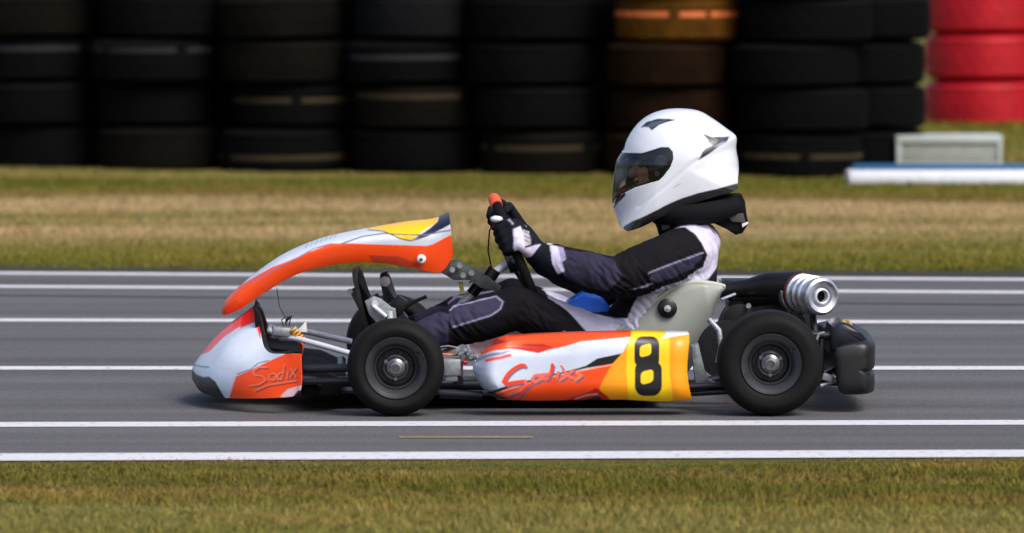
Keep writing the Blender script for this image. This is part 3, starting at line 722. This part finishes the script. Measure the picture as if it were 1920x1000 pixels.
    G = np.concatenate([lt, L, lb], 1); C = np.concatenate([col[:, :1], col, col[:, -1:]], 1)
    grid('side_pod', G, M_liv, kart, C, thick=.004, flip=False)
    Gm = G.copy(); Gm[..., 1] *= -1
    grid('side_pod', Gm, M_liv, kart, C, thick=.004, flip=True)
    MB().prism([(915, 740), (935, 748), (1170, 748), (1236, 752), (1290, 748), (1290, 742), (915, 738)], -.02, .1).build('pod_lower_edge', M_blk, kart)
pod()
# ---------------- seat
def seat():
    n, m = 60, 48
    Rm = smooth_curve([(1150, 628), (1180, 606), (1215, 576), (1245, 552), (1272, 536), (1300, 530), (1330, 532), (1356, 537)], n)
    Bm = smooth_curve([(1120, 690), (1170, 722), (1225, 732), (1270, 722), (1300, 690), (1318, 650), (1334, 600), (1352, 545)], n)
    a = np.linspace(0, 1, m)
    # photo rows of the centre line are given at the near wall distance; width of the shell 0.36 m
    g = np.zeros((n, m, 3))
    for i in range(n):
        hw = np.interp(i/n, [0, .3, .8, 1], [.165, .175, .175, .15])
        A = P(Rm[i, 0], Rm[i, 1], .5-hw); B_ = P(Bm[i, 0], Bm[i, 1], .5-hw)
        for j, t in enumerate(a):
            th = math.pi*(t-.5)                 # -90..90
            y = hw*np.sign(math.sin(th))*abs(math.sin(th))**.55
            k = math.cos(th)**.8                # 0 at rims, 1 at centre line
            # walls bulge out a little between rim and base
            g[i, j] = (A[0]+(B_[0]-A[0])*k, y*(1+.08*math.sin(math.pi*k)), A[2]+(B_[2]-A[2])*k)
    o = grid('seat_shell', g, M_seat, None, thick=.006); st = bpy.data.objects.new('seat', None); st.empty_display_size = .05; link(st, kart); o.parent = st
    pts = [Vector(g[i, 0]) for i in range(0, n, 2)]+[Vector(g[-1, j]) for j in range(0, m, 3)]+[Vector(g[i, -1]) for i in range(n-1, -1, -2)]
    MB().tube(pts, .0075, 10).build('seat_rim', mat('rim_fibreglass', lin(178, 182, 172), .5, vary=.05), st)
    q = V(1251, 578, .315); q.y = -.5+.305
    MB().lathe(q, (0, -1, 0), [(.026, -.01), (.026, .004), (.020, .008), (0, .009)], 24).build('seat_washer', M_blk, st)
    MB().lathe(q, (0, -1, 0), [(.0095, .006), (.0095, .016), (0, .017)], 12).build('seat_bolt', M_chr, st)
    # stay bar from seat to chassis
seat()
# ---------------- rear: engine, exhaust, bumper
m = MB()
m.tube([V(1345, 545, .62), V(1400, 540, .62), V(1440, 534, .60), V(1500, 536, .56)], [.020, .024, .034, .040], 18)
m.tube([V(1372, 560, .70), V(1480, 566, .70)], .045, 18)
m.build('airbox', M_blk, kart)
m = MB(); m.box(V(1420, 596, .72), (.17, .15, .11), (0, 0, 0), .012)
for k in range(6): m.box(V(1392, 556, .72)+Vector((0, 0, k*.009)), (.11, .12, .004), (0, 0, 0), 0)
m.lathe(V(1385, 600, .63), (0, -1, 0), [(.045, 0), (.045, .02), (.02, .024), (0, .024)], 24)
m.build('engine', mat('engine_black', lin(24, 24, 28), .5, .3, vary=.4, vscale=50), kart)
MB().tube([V(1352, 562, .40), V(1378, 552, .44)], .0045).build('clutch_lever', M_chr, kart)
m = MB(); m.lathe(V(1403, 573, .60), (0, -1, 0), [(.007, 0), (.007, .02), (0, .02)], 8); m.build('engine_bolt', M_chr, kart)
m = MB(); m.lathe(V(1362, 656, .3), (0, -1, 0), [(.03, 0), (.080, .001), (.080, .006), (.03, .007), (0, .007)], 40); m.build('brake_disc', M_rubd, kart)
m = MB(); m.tube([V(1330, 600, .24), V(1348, 620, .22), V(1352, 650, .22), V(1346, 680, .22)], .008); m.build('brake_pipe', M_cast, kart)
m = MB(); m.prism([(1296, 650), (1310, 645), (1316, 672), (1320, 700), (1330, 716), (1350, 720), (1345, 730), (1306, 730), (1302, 700)], .13, .18, .004); m.build('axle_bearing', M_cast, kart)
# exhaust silencer: axis points back and a little to the camera side
ex = bpy.data.objects.new('exhaust', None); ex.empty_display_size = .05; link(ex, kart)
E1 = V(1539, 556, .44); E0 = V(1486, 547, .60); ax = (E1-E0).normalized(); Lx = (E1-E0).length
m = MB(); m.tube([V(1400, 560, .66), V(1460, 545, .62), E0+ax*.03], [.026, .034, .046], 18); m.build('exhaust_pipe', M_blk, ex)
pr = [(.0, -.02), (.044, -.02), (.048, 0)]
for k in range(4):
    z = .02+k*(Lx-.035)/4; pr += [(.048, z), (.0535, z+.004), (.0535, z+.016), (.048, z+.020)]
pr += [(.050, Lx-.012), (.052, Lx), (.050, Lx+.008), (.043, Lx+.013), (.036, Lx+.008), (.030, Lx+.006)]
m = MB().lathe(E0, ax, pr, 48); m.build('silencer', M_chr, ex, angle=35)
m = MB().lathe(E0, ax, [(.031, Lx+.006), (.030, Lx-.012), (.024, Lx-.012), (.022, Lx+.010), (.0185, Lx+.012), (.016, Lx+.010), (.0155, Lx-.03)], 32); m.build('tail_pipe', M_sil, ex)
MB().lathe(E0, ax, [(.0165, Lx-.008), (0, Lx-.008)], 20).build('tail_pipe_opening', M_foam, ex)
m = MB()
m.lathe(E0, ax, [(.0545, Lx*.30), (.056, Lx*.31), (.056, Lx*.36), (.0545, Lx*.37)], 40); m.build('heat_band', mat('heat_tinted_steel', lin(120, 50, 40), .35, .7), ex)
m = MB(); m.tube([V(1500, 590, .5), V(1508, 606, .45), V(1512, 640, .4)], .006); m.tube([V(1524, 590, .48), V(1530, 640, .42)], .009); m.build('exhaust_bracket', M_blk, ex)
# rear bumper
rb = bpy.data.objects.new('rear_bumper', None); rb.empty_display_size = .05; link(rb, kart)
def rear_body():
    q = np.array(smooth_curve([(1573, 662), (1580, 650), (1604, 643), (1628, 641), (1640, 648), (1641, 665), (1640, 690), (1633, 697), (1639, 704), (1640, 728), (1634, 739), (1604, 741), (1584, 736), (1578, 716), (1576, 690)], 44))
    base = P(q[:, 0], q[:, 1], .05); cen = base.mean(0)
    st = [(.035, .0), (.035, .5), (.037, .78), (.042, .92), (.052, .985), (.07, 1)]+[(y, 1) for y in np.linspace(.1, .5, 12)]
    st = st+[(1-y, k) for y, k in st[::-1][1:]]; g = []
    for y, k in st:
        d = abs(y-.5); back = .020*max(0, (.45-d)/.45)**.7-.03*min(1, max(0, (d-.38)/.10))**2
        w = cen+(base-cen)*max(k, 1e-3); w = w.copy(); w[:, 0] += back-.02*0; w[:, 1] = y-.5; g.append(w)
    o = grid('bumper_body', np.array(g), M_blk, rb, cv=True, flip=True); o.data.set_sharp_from_angle(angle=R(40))
rear_body()
m = MB(); m.prism([(1556, 640), (1562, 614), (1576, 606), (1596, 610), (1616, 626), (1634, 644), (1636, 652), (1600, 652), (1572, 660), (1556, 662)], .10, .35, .012); m.build('bumper_top', M_dark, rb)
m = MB(); m.lathe(V(1581, 606, .2), (0, 0, 1), [(.012, -.004), (.012, .004), (.006, .005), (.006, .009), (0, .009)], 6); m.lathe(V(1590, 606, .24), (0, 0, 1), [(.012, -.004), (.012, .003), (0, .003)], 16); m.build('bumper_bolt', M_yel, rb)
m = MB(); m.box(V(1622, 702, .05), (.030, .012, .007), (0, -.3, 0), .003); m.box(V(1612, 693, .052), (.014, .01, .016), (0, -.2, 0), .003); m.build('bumper_clip', M_rubd, rb)
m = MB(); m.tube([V(1520, 628, .16), V(1570, 632, .16)], .012); m.tube([V(1520, 716, .10), V(1580, 716, .12)], .011); m.tube([V(1540, 636, .13), V(1536, 720, .12)], .010)
m.tube([V(1545, 700, .10), V(1578, 684, .12)], .009); m.build('bumper_frame', M_dark, rb)
m = MB(); m.box(V(1552, 708, .08), (.03, .02, .02), (0, .3, 0), .004); m.tube([V(1538, 724, .08), V(1572, 712, .09)], .006); m.build('bumper_fixing', M_cast, rb)
MB().tube([V(1530, 640, .1), V(1536, 626, .1), V(1546, 624, .1)], .004).build('bumper_pin', M_cast, rb)

# ================================================================== THE DRIVER
per = empty('person', (KX, KY, 0), YAW)
tag(per, 'young driver in white helmet and black and lavender racing suit seated in the kart', 'person')
def capsule(bm, a, b, ra, rb_, seg=20):
    a, b = Vector(a), Vector(b); d = b-a; L = d.length
    q = d.to_track_quat('Z', 'Y').to_matrix().to_4x4() if L > 1e-6 else Matrix()
    n = 7; rings = []
    pr = [(ra*math.sin(t), -ra*math.cos(t)) for t in np.linspace(.02, math.pi/2, n)]+[(rb_*math.cos(t), L+rb_*math.sin(t)) for t in np.linspace(0, math.pi/2-.02, n)]
    for r, h in pr: rings.append([bm.verts.new(Matrix.Translation(a) @ q @ Vector((r*math.cos(t), r*math.sin(t), h))) for t in np.linspace(0, 2*math.pi, seg, endpoint=False)])
    for p, r in zip(rings, rings[1:]):
        for k in range(seg): bm.faces.new((p[k], p[(k+1) % seg], r[(k+1) % seg], r[k]))
    bm.faces.new(rings[0][::-1]); bm.faces.new(rings[-1])
def chain(bm, pts, rs, seg=20):
    for i in range(len(pts)-1): capsule(bm, pts[i], pts[i+1], rs[i], rs[i+1], seg)
def ell(bm, c, rad, rot=None):
    r = bmesh.ops.create_uvsphere(bm, u_segments=24, v_segments=16, radius=1)
    M = Matrix.Translation(Vector(c)) @ (rot or Matrix()) @ Matrix.Diagonal((*rad, 1)); bmesh.ops.transform(bm, matrix=M, verts=r['verts'])
def body():
    bm = bmesh.new()
    mir = lambda p: Vector((p.x, -p.y, p.z))
    # torso
    for yy in (.40, .47, .53, .60):
        e = abs(yy-.5)
        chain(bm, [V(1300, 465+e*120, yy), V(1290, 520, yy), V(1262, 580, yy), V(1226, 638, yy)], [.068, .078, .082, .085])
        chain(bm, [V(1258, 470+e*150, yy), V(1235, 540, yy), V(1192, 608, yy)], [.058, .075, .08])
    ell(bm, V(1300, 452, .5), (.075, .15, .055))
    # neck, head
    chain(bm, [V(1286, 444, .5), V(1250, 384, .5)], [.066, .052])
    hc = V(1257, 312, .5)
    ell(bm, hc+Vector((.012, 0, .018)), (.092, .074, .088)); ell(bm, hc+Vector((-.026, 0, -.026)), (.062, .056, .074))
    chain(bm, [hc+Vector((-.086, 0, .012)), hc+Vector((-.103, 0, -.022))], [.008, .012], 12)       # nose
    ell(bm, hc+Vector((-.080, 0, -.054)), (.014, .022, .007)); ell(bm, hc+Vector((-.070, 0, -.088)), (.018, .022, .016))   # lips, chin
    for s in (-1, 1):
        ell(bm, hc+Vector((-.070, s*.030, .026)), (.018, .024, .007)); ell(bm, hc+Vector((-.062, s*.036, -.012)), (.022, .018, .016))   # brow, cheek
        ell(bm, hc+Vector((.012, s*.074, .002)), (.018, .008, .030))          # ear
    # arms
    hands = {}
    for s, ang in ((1, 22), (-1, 36)):
        f = (lambda p: p) if s == 1 else mir
        G = rimp(R(ang) if s == 1 else R(180-ang)); O = (G-SW).normalized(); T = O.cross(eN).normalized()
        if T.z < 0: T = -T
        wr = f(V(1018, 484, .345)) if s == 1 else f(V(1014, 492, .345))
        sh = f(V(1288, 474 if s == 1 else 486, .37)); el = f(V(1150, 522 if s == 1 else 556, .26))
        chain(bm, [f(V(1300, 456, .42)), sh, f(V(1222, 500 if s == 1 else 528, .30)), el], [.062, .074, .070, .056])
        chain(bm, [el, (el+wr)/2+Vector((.0, 0, -.003)), wr+(el-wr)*.14], [.056, .053, .046])
        # hand: palm as fanned bones, five fingers of different length closed on the rim
        pc = G+O*.030+eN*.020
        chain(bm, [wr+(el-wr)*.08, wr, (wr+pc)/2], [.040, .034, .030], 16)
        offs = [(-.033, .0085, .86), (-.012, .0092, .98), (.010, .0096, 1.04), (.031, .0092, .96)]
        for o_, r_, k in offs:
            b0 = G+T*o_+O*.031+eN*.014
            p1 = G+T*o_+O*.029*k-eN*.016; p2 = G+T*(o_*.96)+O*.004-eN*.031*k; p3 = G+T*(o_*.92)-O*.021*k-eN*.017; p4 = G+T*(o_*.9)-O*.026-eN*.002*k
            chain(bm, [wr+(pc-wr)*.25+T*o_*.5, b0], [.017, .0145], 12)
            chain(bm, [b0, p1, p2, p3, p4], [.0135, .0115, r_+.001, r_, r_*.85], 12)
        t0 = wr+(pc-wr)*.35+T*.022+eN*.006; t1 = G+T*.030+eN*.030+O*.010; t2 = G+T*.046+eN*.026-O*.014; t3 = G+T*.052+eN*.016-O*.030
        chain(bm, [t0, t1, t2, t3], [.017, .0135, .0115, .0095], 12)
        hands[s] = (G, O, T)
    # legs
    for s in (1, -1):
        f = (lambda p: p) if s == 1 else mir
        hip = f(V(1196, 652, .42)); kn = f(V(968, 577, .345)); an = f(V(770, 640, .33))
        chain(bm, [hip, f(V(1100, 634, .375)), f(V(1030, 602, .355)), kn], [.086, .070, .062, .058])
        chain(bm, [kn, f(V(905, 598, .335)), f(V(850, 612, .33)), an], [.060, .060, .052, .040])
    me0 = bpy.data.meshes.new('body'); bm.to_mesh(me0); bm.free()
    ob = link(bpy.data.objects.new('body_tmp', me0))
    r = ob.modifiers.new('r', 'REMESH'); r.mode = 'VOXEL'; r.voxel_size = .0038
    s_ = ob.modifiers.new('s', 'SMOOTH'); s_.factor = .5; s_.iterations = 7
    dg = bpy.context.evaluated_depsgraph_get(); me = bpy.data.meshes.new_from_object(ob.evaluated_get(dg)); bpy.data.objects.remove(ob)
    n = len(me.vertices); co = np.empty(n*3); me.vertices.foreach_get('co', co); co = co.reshape(-1, 3)
    no = np.empty(n*3); me.vertices.foreach_get('normal', no); no = no.reshape(-1, 3)
    # photo-side coordinates of each point as seen square on from the side (uses the point's own depth)
    def toP(c):
        X = KX+cY*c[:, 0]-sY*c[:, 1]; Y = KY+sY*c[:, 0]+cY*c[:, 1]; Z = c[:, 2]-CH
        t = Y*math.cos(TH)-Z*math.sin(TH); return 960+FPX*X/t, 500-FPX*(Z*math.cos(TH)+Y*math.sin(TH))/t
    cm = co.copy(); cm[:, 1] = -np.abs(cm[:, 1])          # suit is symmetrical: paint by the near half
    px, py = toP(cm)
    # cloth wrinkles
    from mathutils import noise as mn
    def ns(q, sc): return np.array([mn.noise(Vector((a_*sc[0], b_*sc[1], c_*sc[2]))) for a_, b_, c_ in q.tolist()])
    N1 = ns(co, (26, 18, 26)); N2 = ns(co+7, (60, 30, 50))
    d45 = np.stack([(co[:, 0]+co[:, 2])*.7, co[:, 1], (co[:, 0]-co[:, 2])*.7], -1)
    N3 = 1-np.abs(ns(d45+3, (70, 25, 16)))*2.6      # sharp creases
    skinm = (px < 1340) & (py < 378) & (px > 1150)
    hand = (px < 1024) & (py < 500+0*px) & (co[:, 2] > .3)
    amp = np.where(skinm, 0, np.where(hand, .0004, .0019))
    # folds gather at elbow, armpit, knee and hip
    fold = np.zeros(n)
    for cx_, cy_, w_, a_ in ((1150, 520, 46, .0034), (1070, 505, 34, .003), (1225, 545, 45, .003), (1010, 585, 40, .0028), (1180, 620, 55, .004), (1290, 500, 40, .002), (860, 610, 50, .003)):
        fold += a_*np.exp(-((px-cx_)**2+(py-cy_)**2)/w_**2)*1.5*np.clip(N3, -.6, 1)
    co = co+no*((N1*1.6+N2*.8)*amp+np.where(skinm | hand, 0, fold))[:, None]
    me.vertices.foreach_set('co', co.ravel())
    LV2 = lin(204, 200, 226); L3 = lin(150, 147, 180)
    lay = [('p', [(1052, 468), (1110, 474), (1150, 488), (1168, 520), (1140, 545), (1100, 540), (1060, 520)], lin(50, 47, 66)),
           # shoulder yoke and side panel
           ('p', [(1262, 428), (1282, 408), (1340, 400), (1375, 440), (1362, 470), (1346, 500), (1335, 522), (1300, 532), (1262, 548), (1232, 570), (1215, 600), (1190, 630), (1172, 606), (1184, 580), (1196, 556), (1240, 538), (1282, 524), (1318, 500), (1326, 478), (1316, 456), (1302, 438), (1284, 425)], LV2),
           ('p', [(1346, 500), (1375, 460), (1375, 560), (1320, 540), (1330, 520)], lin(26, 24, 34)),
           # upper arm panel
           ('p', [(1216, 524), (1226, 508), (1310, 474), (1318, 482), (1300, 502), (1262, 520), (1228, 530)], lin(50, 48, 68)),
           ('l', [(1216, 512), (1262, 494), (1318, 474)], 2.2, L3), ('l', [(1180, 543), (1206, 536), (1222, 531)], 2, L3),
           ('p', [(1206, 432), (1222, 422), (1240, 418), (1250, 421), (1222, 438), (1212, 446)], lin(80, 78, 100)),
           # cuff band
           ('p', [(1026, 458), (1046, 462), (1050, 480), (1060, 508), (1046, 514), (1034, 494)], LV2),
           ('p', [(1046, 462), (1056, 464), (1062, 486), (1054, 494), (1050, 480)], L3),
           # thigh stripe
           ('p', [(1012, 540), (1060, 556), (1112, 588), (1150, 598), (1196, 596), (1196, 640), (1110, 640), (1096, 618), (1066, 584), (1030, 562)], LV2),
           ('p', [(1040, 640), (1058, 620), (1072, 636)], L3),
           # knee panel on the shin and the blue grey lower leg
           ('p', [(842, 588), (854, 574), (930, 556), (944, 566), (940, 580), (920, 592), (846, 614)], lin(58, 55, 78)),
           ('l', [(844, 582), (856, 573), (930, 556), (943, 566), (938, 580), (920, 592), (848, 614)], 2.4, L3),
           ('p', [(780, 582), (842, 588), (840, 650), (780, 660)], lin(56, 53, 76)),
           # gloves
           ('p', [(900, 360), (1002, 400), (1012, 452), (1030, 456), (1036, 494), (1046, 516), (990, 520), (900, 500)], lin(22, 25, 32)),
           ('p', [(962, 430), (976, 424), (984, 446), (984, 466), (1004, 460), (1014, 458), (996, 482), (976, 486), (964, 476)], LV2),
           ('p', [(980, 430), (992, 434), (996, 458), (984, 462)], lin(170, 168, 178)),
           ('l', [(984, 434), (994, 440)], 1.5, lin(60, 60, 70)), ('l', [(984, 442), (995, 448)], 1.5, lin(60, 60, 70)), ('l', [(984, 450), (996, 456)], 1.5, lin(60, 60, 70)),
           ('l', [(934, 414), (952, 410), (962, 420)], 3.5, L3),
           ('p', [(1150, 230), (1340, 230), (1340, 378), (1210, 386), (1150, 380)], lin(196, 128, 106)),
           ('p', [(1235, 200), (1360, 200), (1360, 378), (1260, 378), (1244, 320), (1228, 270), (1190, 262), (1190, 200)], lin(46, 30, 20)),
           ('p', [(1214, 386), (1290, 372), (1300, 410), (1262, 428), (1216, 430)], lin(22, 22, 28)),
           ('p', [(1236, 398), (1248, 392), (1256, 428), (1242, 432)], lin(150, 150, 170))]
    col = paint(px, py, lin(18, 16, 22), lay)
    setcol(me, col); me.materials.clear(); me.materials.append(M_suit)
    me.polygons.foreach_set('use_smooth', [True]*len(me.polygons))
    bo = bpy.data.objects.new('body', me); link(bo, per)
    for s in (-1, 1):
        MB().sph(hc+Vector((-.080, s*.030, .006)), (.010, .012, .008)).build('eye', M_eye, per)
    return hc
HC = body()
# boots
def boot(s, dx, dy, yy):
    f = 1 if s == 1 else -1
    bt = bpy.data.objects.new('boot', None); bt.empty_display_size = .05; link(bt, per)
    # boot profile: sole line nearly upright against the pedal
    n = 40
    sole = smooth_curve([(700, 668), (692, 630), (680, 590), (670, 545), (664, 512), (672, 500)], n)
    inst = smooth_curve([(742, 668), (748, 640), (742, 612), (722, 596), (700, 566), (680, 510)], n)
    g = []
    for i in range(n):
        hw = np.interp(i/n, [0, .1, .4, .75, .95, 1], [.026, .031, .030, .040, .030, .015])
        A = P(sole[i, 0]+dx, sole[i, 1]+dy, yy); B = P(inst[i, 0]+dx, inst[i, 1]+dy, yy); C = (A+B)/2; D = (B-A)/2
        row = []
        for t in np.linspace(0, 2*math.pi, 28, endpoint=False):
            c_, s2 = math.cos(t), math.sin(t)
            q = C+D*np.sign(c_)*abs(c_)**.8; row.append((q[0], (q[1]+hw*np.sign(s2)*abs(s2)**.8), q[2]))
        g.append(row)
    g = np.array(g)
    o = grid('boot_upper', g, M_foam if s == 1 else mat('grey_boot', lin(84, 88, 96), .7), bt, cv=True)
    bm = bmesh.new(); bm.from_mesh(o.data); bm.verts.ensure_lookup_table()
    bm.faces.new([bm.verts[i] for i in range(28)]); bm.faces.new([bm.verts[(n-1)*28+i] for i in range(27, -1, -1)]); bmesh.ops.recalc_face_normals(bm, faces=bm.faces); bm.to_mesh(o.data); bm.free()
    MB().prism([(tuple(p+np.array([dx-4, dy]))) for p in sole[::4]]+[(tuple(p+np.array([dx+5, dy]))) for p in sole[::-4]], yy-.034, yy+.034, .003).build('boot_sole', M_blk, bt)
    m_ = MB(); m_.tube([V(742+dx, 618+dy, yy), V(772+dx, 636+dy, yy)], [.042, .044], 18); m_.build('boot_cuff', M_foam, bt)
    if s == -1: MB().lathe(V(722, 528, yy-.045), (0, -1, 0), [(.014, 0), (.014, .006), (.009, .009), (0, .01)], 16).build('boot_badge', M_wht, bt)
boot(1, 0, 0, .30); boot(-1, 52, 8, .68)

# ---------------- helmet
def helmet():
    hl = bpy.data.objects.new('helmet', None); hl.empty_display_size = .05; link(hl, per)
    out = [(1172, 284), (1180, 262), (1198, 236), (1222, 218), (1252, 209), (1284, 208), (1312, 213), (1338, 228), (1360, 244), (1375, 255), (1378, 262), (1377, 278), (1381, 308), (1380, 332), (1375, 357),
           (1340, 368), (1300, 381), (1262, 396), (1230, 411), (1205, 424), (1182, 433), (1172, 430), (1163, 410), (1154, 388), (1152, 370), (1154, 345), (1158, 320), (1162, 300)]
    C = np.array([1270., 312.]); n = 360; m = 130
    oc = smooth_curve(out+[out[0]], n+1)[:-1]
    open_b = np.zeros(n)
    # how open the shell is along the lower rim
    for i, (x, y) in enumerate(oc):
        yl = np.interp(x, [1165, 1180, 1230, 1300, 1374], [433, 433, 411, 381, 357])
        open_b[i] = 1 if (x > 1170 and x < 1377 and y > yl-5 and y > 345) else 0
    k = np.hanning(61); k /= k.sum(); ob_ = open_b > .5; open_b = np.convolve(np.concatenate([open_b[-30:], open_b, open_b[:30]]), k, 'valid')
    W_ = .128; t = np.linspace(0, 1, m)**.8
    e = 1-.80*open_b
    px = C[0]+(oc[:, :1]-C[0])*t[None]; py = C[1]+(oc[:, 1:]-C[1])*t[None]
    w = W_*np.clip(1-e[:, None]*t[None]**2.35, 0, 1)**.5
    # narrower towards the chin bar
    w = w*(1-.18*np.clip((1230-px)/80, 0, 1)*np.clip((py-300)/120, 0, 1))
    # raised brow ridge and crease flowing from the vent to the chin
    def ridge(pl, wd, h):
        d = np.full(px.shape, 1e9)
        for (x1, y1), (x2, y2) in zip(pl, pl[1:]):
            L = (x2-x1)**2+(y2-y1)**2; q = np.clip(((px-x1)*(x2-x1)+(py-y1)*(y2-y1))/L, 0, 1); d = np.minimum(d, np.hypot(px-x1-q*(x2-x1), py-y1-q*(y2-y1)))
        return h*np.exp(-(d/wd)**2)
    w = w-ridge([(1306, 300), (1270, 330), (1228, 366), (1200, 388)], 4, .0016)*(t[None] < .98)+ridge([(1318, 250), (1345, 262), (1372, 260)], 6, .004)*(t[None] < .93)
    w = w-ridge([(1206, 242), (1230, 232), (1262, 230)], 5, .003)*(t[None] < .97)
    port = [(1100, 286), (1165, 290), (1185, 289), (1205, 289), (1222, 284), (1240, 278), (1254, 278), (1261, 286), (1262, 298), (1256, 314), (1244, 330), (1236, 338), (1215, 344), (1190, 352), (1168, 364), (1156, 384), (1100, 400)]
    hole = inside(px, py, port) & (t[None]*np.ones_like(px) > .02)
    keep = ~hole
    yy = .5-w
    VG = lin(78, 88, 100); K2 = lin(30, 34, 44)
    trim = []
    lay = [('p', [(1203, 243), (1214, 232), (1234, 226), (1256, 226), (1268, 228), (1252, 232), (1236, 238), (1224, 247), (1218, 242), (1210, 241)], K2),
           ('p', [(1212, 240), (1224, 232), (1240, 229), (1254, 228), (1240, 234), (1225, 243)], VG),
           ('p', [(1312, 246), (1322, 254), (1334, 259), (1350, 260), (1366, 259), (1360, 266), (1344, 276), (1328, 288), (1308, 301), (1316, 286), (1326, 276), (1326, 264), (1320, 256)], lin(58, 66, 78)),
           ('l', [(1312, 296), (1328, 282), (1346, 270), (1362, 262)], 2, K2),
           ('p', [(1336, 278), (1350, 268), (1358, 265), (1348, 274)], lin(150, 156, 166)),
           ('p', [(1166, 272), (1176, 274), (1174, 282), (1166, 284)], K2),
           ('l', [(1306, 303), (1272, 332), (1230, 366), (1204, 388)], 1.0, lin(196, 202, 216)),
           ('l', [(1262, 352), (1276, 344)], 2.2, lin(185, 190, 204)),
           ('p', [(1165, 440), (1174, 425), (1205, 407), (1250, 383), (1278, 371), (1310, 361), (1345, 353), (1372, 347), (1390, 343), (1390, 380), (1200, 440)], lin(18, 18, 22)),
           ('p', [(1148, 392), (1150, 378), (1158, 372), (1175, 360), (1176, 366), (1162, 380), (1156, 390)], lin(24, 26, 34))]
    col = paint(px, py, lin(222, 227, 238), lay)
    L = P(px, py, yy); Rr = L.copy(); Rr[..., 1] *= -1
    # one shell: near half from centre to rim, then far half back
    G = np.concatenate([L, Rr[:, ::-1]], 1); Cc = np.concatenate([col, col[:, ::-1]], 1)
    ob = ob_
    kk = np.concatenate([keep, keep[:, ::-1]], 1)
    F = grid_faces(n, 2*m, True, False); F = F[kk.ravel()[F].all(axis=1)]
    # leave the neck opening open: drop the bridging faces along the lower rim
    br = (F[:, 0] % (2*m) == m-1) & ob[(F[:, 0]//(2*m))]
    F = F[~br]
    o = mesh_np('shell', G.reshape(-1, 3), F, M_helm, hl, True, Cc)
    s = o.modifiers.new('s', 'SOLIDIFY'); s.thickness = .006; s.offset = 1
    # visor: follows the shell a little proud of it, bulging at the front
    vp = [(1163, 281), (1176, 287), (1205, 287), (1222, 282), (1240, 276), (1255, 276), (1264, 285), (1265, 299), (1259, 316), (1246, 332), (1238, 340), (1215, 347), (1190, 355), (1172, 366), (1160, 378), (1148, 392)]
    vin = inside(px, py, [(1090, 270), (1163, 281)]+vp[1:]+[(1090, 400)])
    w2 = W_*1.045*np.clip(1-t[None]**2.35+0*px, 0, 1)**.5
    w2 = w2*(1-.18*np.clip((1230-px)/80, 0, 1)*np.clip((py-300)/120, 0, 1))
    pxv = px-5.0*t[None]**4; pyv = py
    L2 = P(pxv, pyv, .5-w2); R2 = L2.copy(); R2[..., 1] *= -1
    G2 = np.concatenate([L2, R2[:, ::-1]], 1); k2 = np.concatenate([vin, vin[:, ::-1]], 1)
    F2 = grid_faces(n, 2*m, True, False); F2 = F2[k2.ravel()[F2].all(axis=1)]
    vo = mesh_np('visor', G2.reshape(-1, 3), F2, M_vis, hl, True)
    # dark gasket round the port and the side pivot, near and far
    def surf(x, y, off=0.):
        d = np.array([x, y])-C; ang = np.arctan2(d[1], d[0]); ao = np.arctan2(oc[:, 1]-C[1], oc[:, 0]-C[0]); i = int(np.argmin(np.abs(np.angle(np.exp(1j*(ao-ang))))))
        tt = min(1, np.hypot(*d)/np.hypot(oc[i, 0]-C[0], oc[i, 1]-C[1])); ww = W_*max(0, 1-e[i]*tt**2.35)**.5*(1-.18*np.clip((1230-x)/80, 0, 1)*np.clip((y-300)/120, 0, 1))
        return V(x, y, .5-ww-off)
    pp = smooth_curve(port[2:-2], 60); pts = [surf(x, y, .001) for x, y in pp]
    for mirr in (1, -1):
        q = [Vector((p.x, p.y*mirr, p.z)) for p in pts]; MB().tube(q, .0042, 8).build('visor_seal', M_blk, hl)
        pv = surf(1240, 303, -.004); pv.y *= mirr
        m_ = MB(); m_.lathe(pv, (0, -mirr, 0), [(.017, -.01), (.017, -.001), (.012, .001), (.011, -.002), (.006, -.002), (.005, .001), (0, .001)], 24)
        q2 = surf(1232, 326, -.003); q2.y *= mirr; m_.lathe(q2, (0, -mirr, 0), [(.007, -.01), (.007, .001), (0, .002)], 16); m_.build('visor_pivot', mat('pivot_grey', lin(96, 104, 116), .4), hl)
    # padding inside behind the face
    bmx = MB(); bmx.sph(V(1282, 306, .5), (.118, .105, .118), 32); o3 = bmx.build('helmet_padding', M_foam, hl)
helmet()
# neck brace
m = MB()
nb = bpy.data.objects.new('neck_brace', None); nb.empty_display_size = .05; link(nb, per)
c = V(1300, 394, .5); A1 = V(1392, 384, .5)-c; A1.y = 0; A1.normalize(); A3 = Vector((0, 1, 0))
pts = []
for a in np.linspace(R(-150), R(150), 44): pts.append(c+A1*math.cos(a)*.115+A3*math.sin(a)*.118+Vector((0, 0, .004*math.cos(2*a))))
m.tube(pts, .027, 20); o = m.build('foam_collar', M_foam, nb)
m = MB(); m.tube([p+Vector((-.004, 0, -.016))-(p-c)*.12 for p in pts[9:-9]], .020, 14); m.build('lower_roll', M_foam, nb)
m = MB(); m.prism([(1362, 366), (1392, 366), (1398, 384), (1400, 402), (1404, 420), (1392, 438), (1380, 441), (1362, 430), (1340, 420), (1340, 372)], .44, .56, .008); m.build('rear_pad', M_foam, nb)
MB().prism([(1362, 402), (1394, 400), (1398, 418), (1372, 416)], .434, .439, .001).build('grey_patch', mat('patch', lin(70, 68, 70), .8), nb)
MB().prism([(1391, 420), (1403, 416), (1403, 420), (1392, 427)], .430, .436, .001).build('white_tag', M_wht, nb)
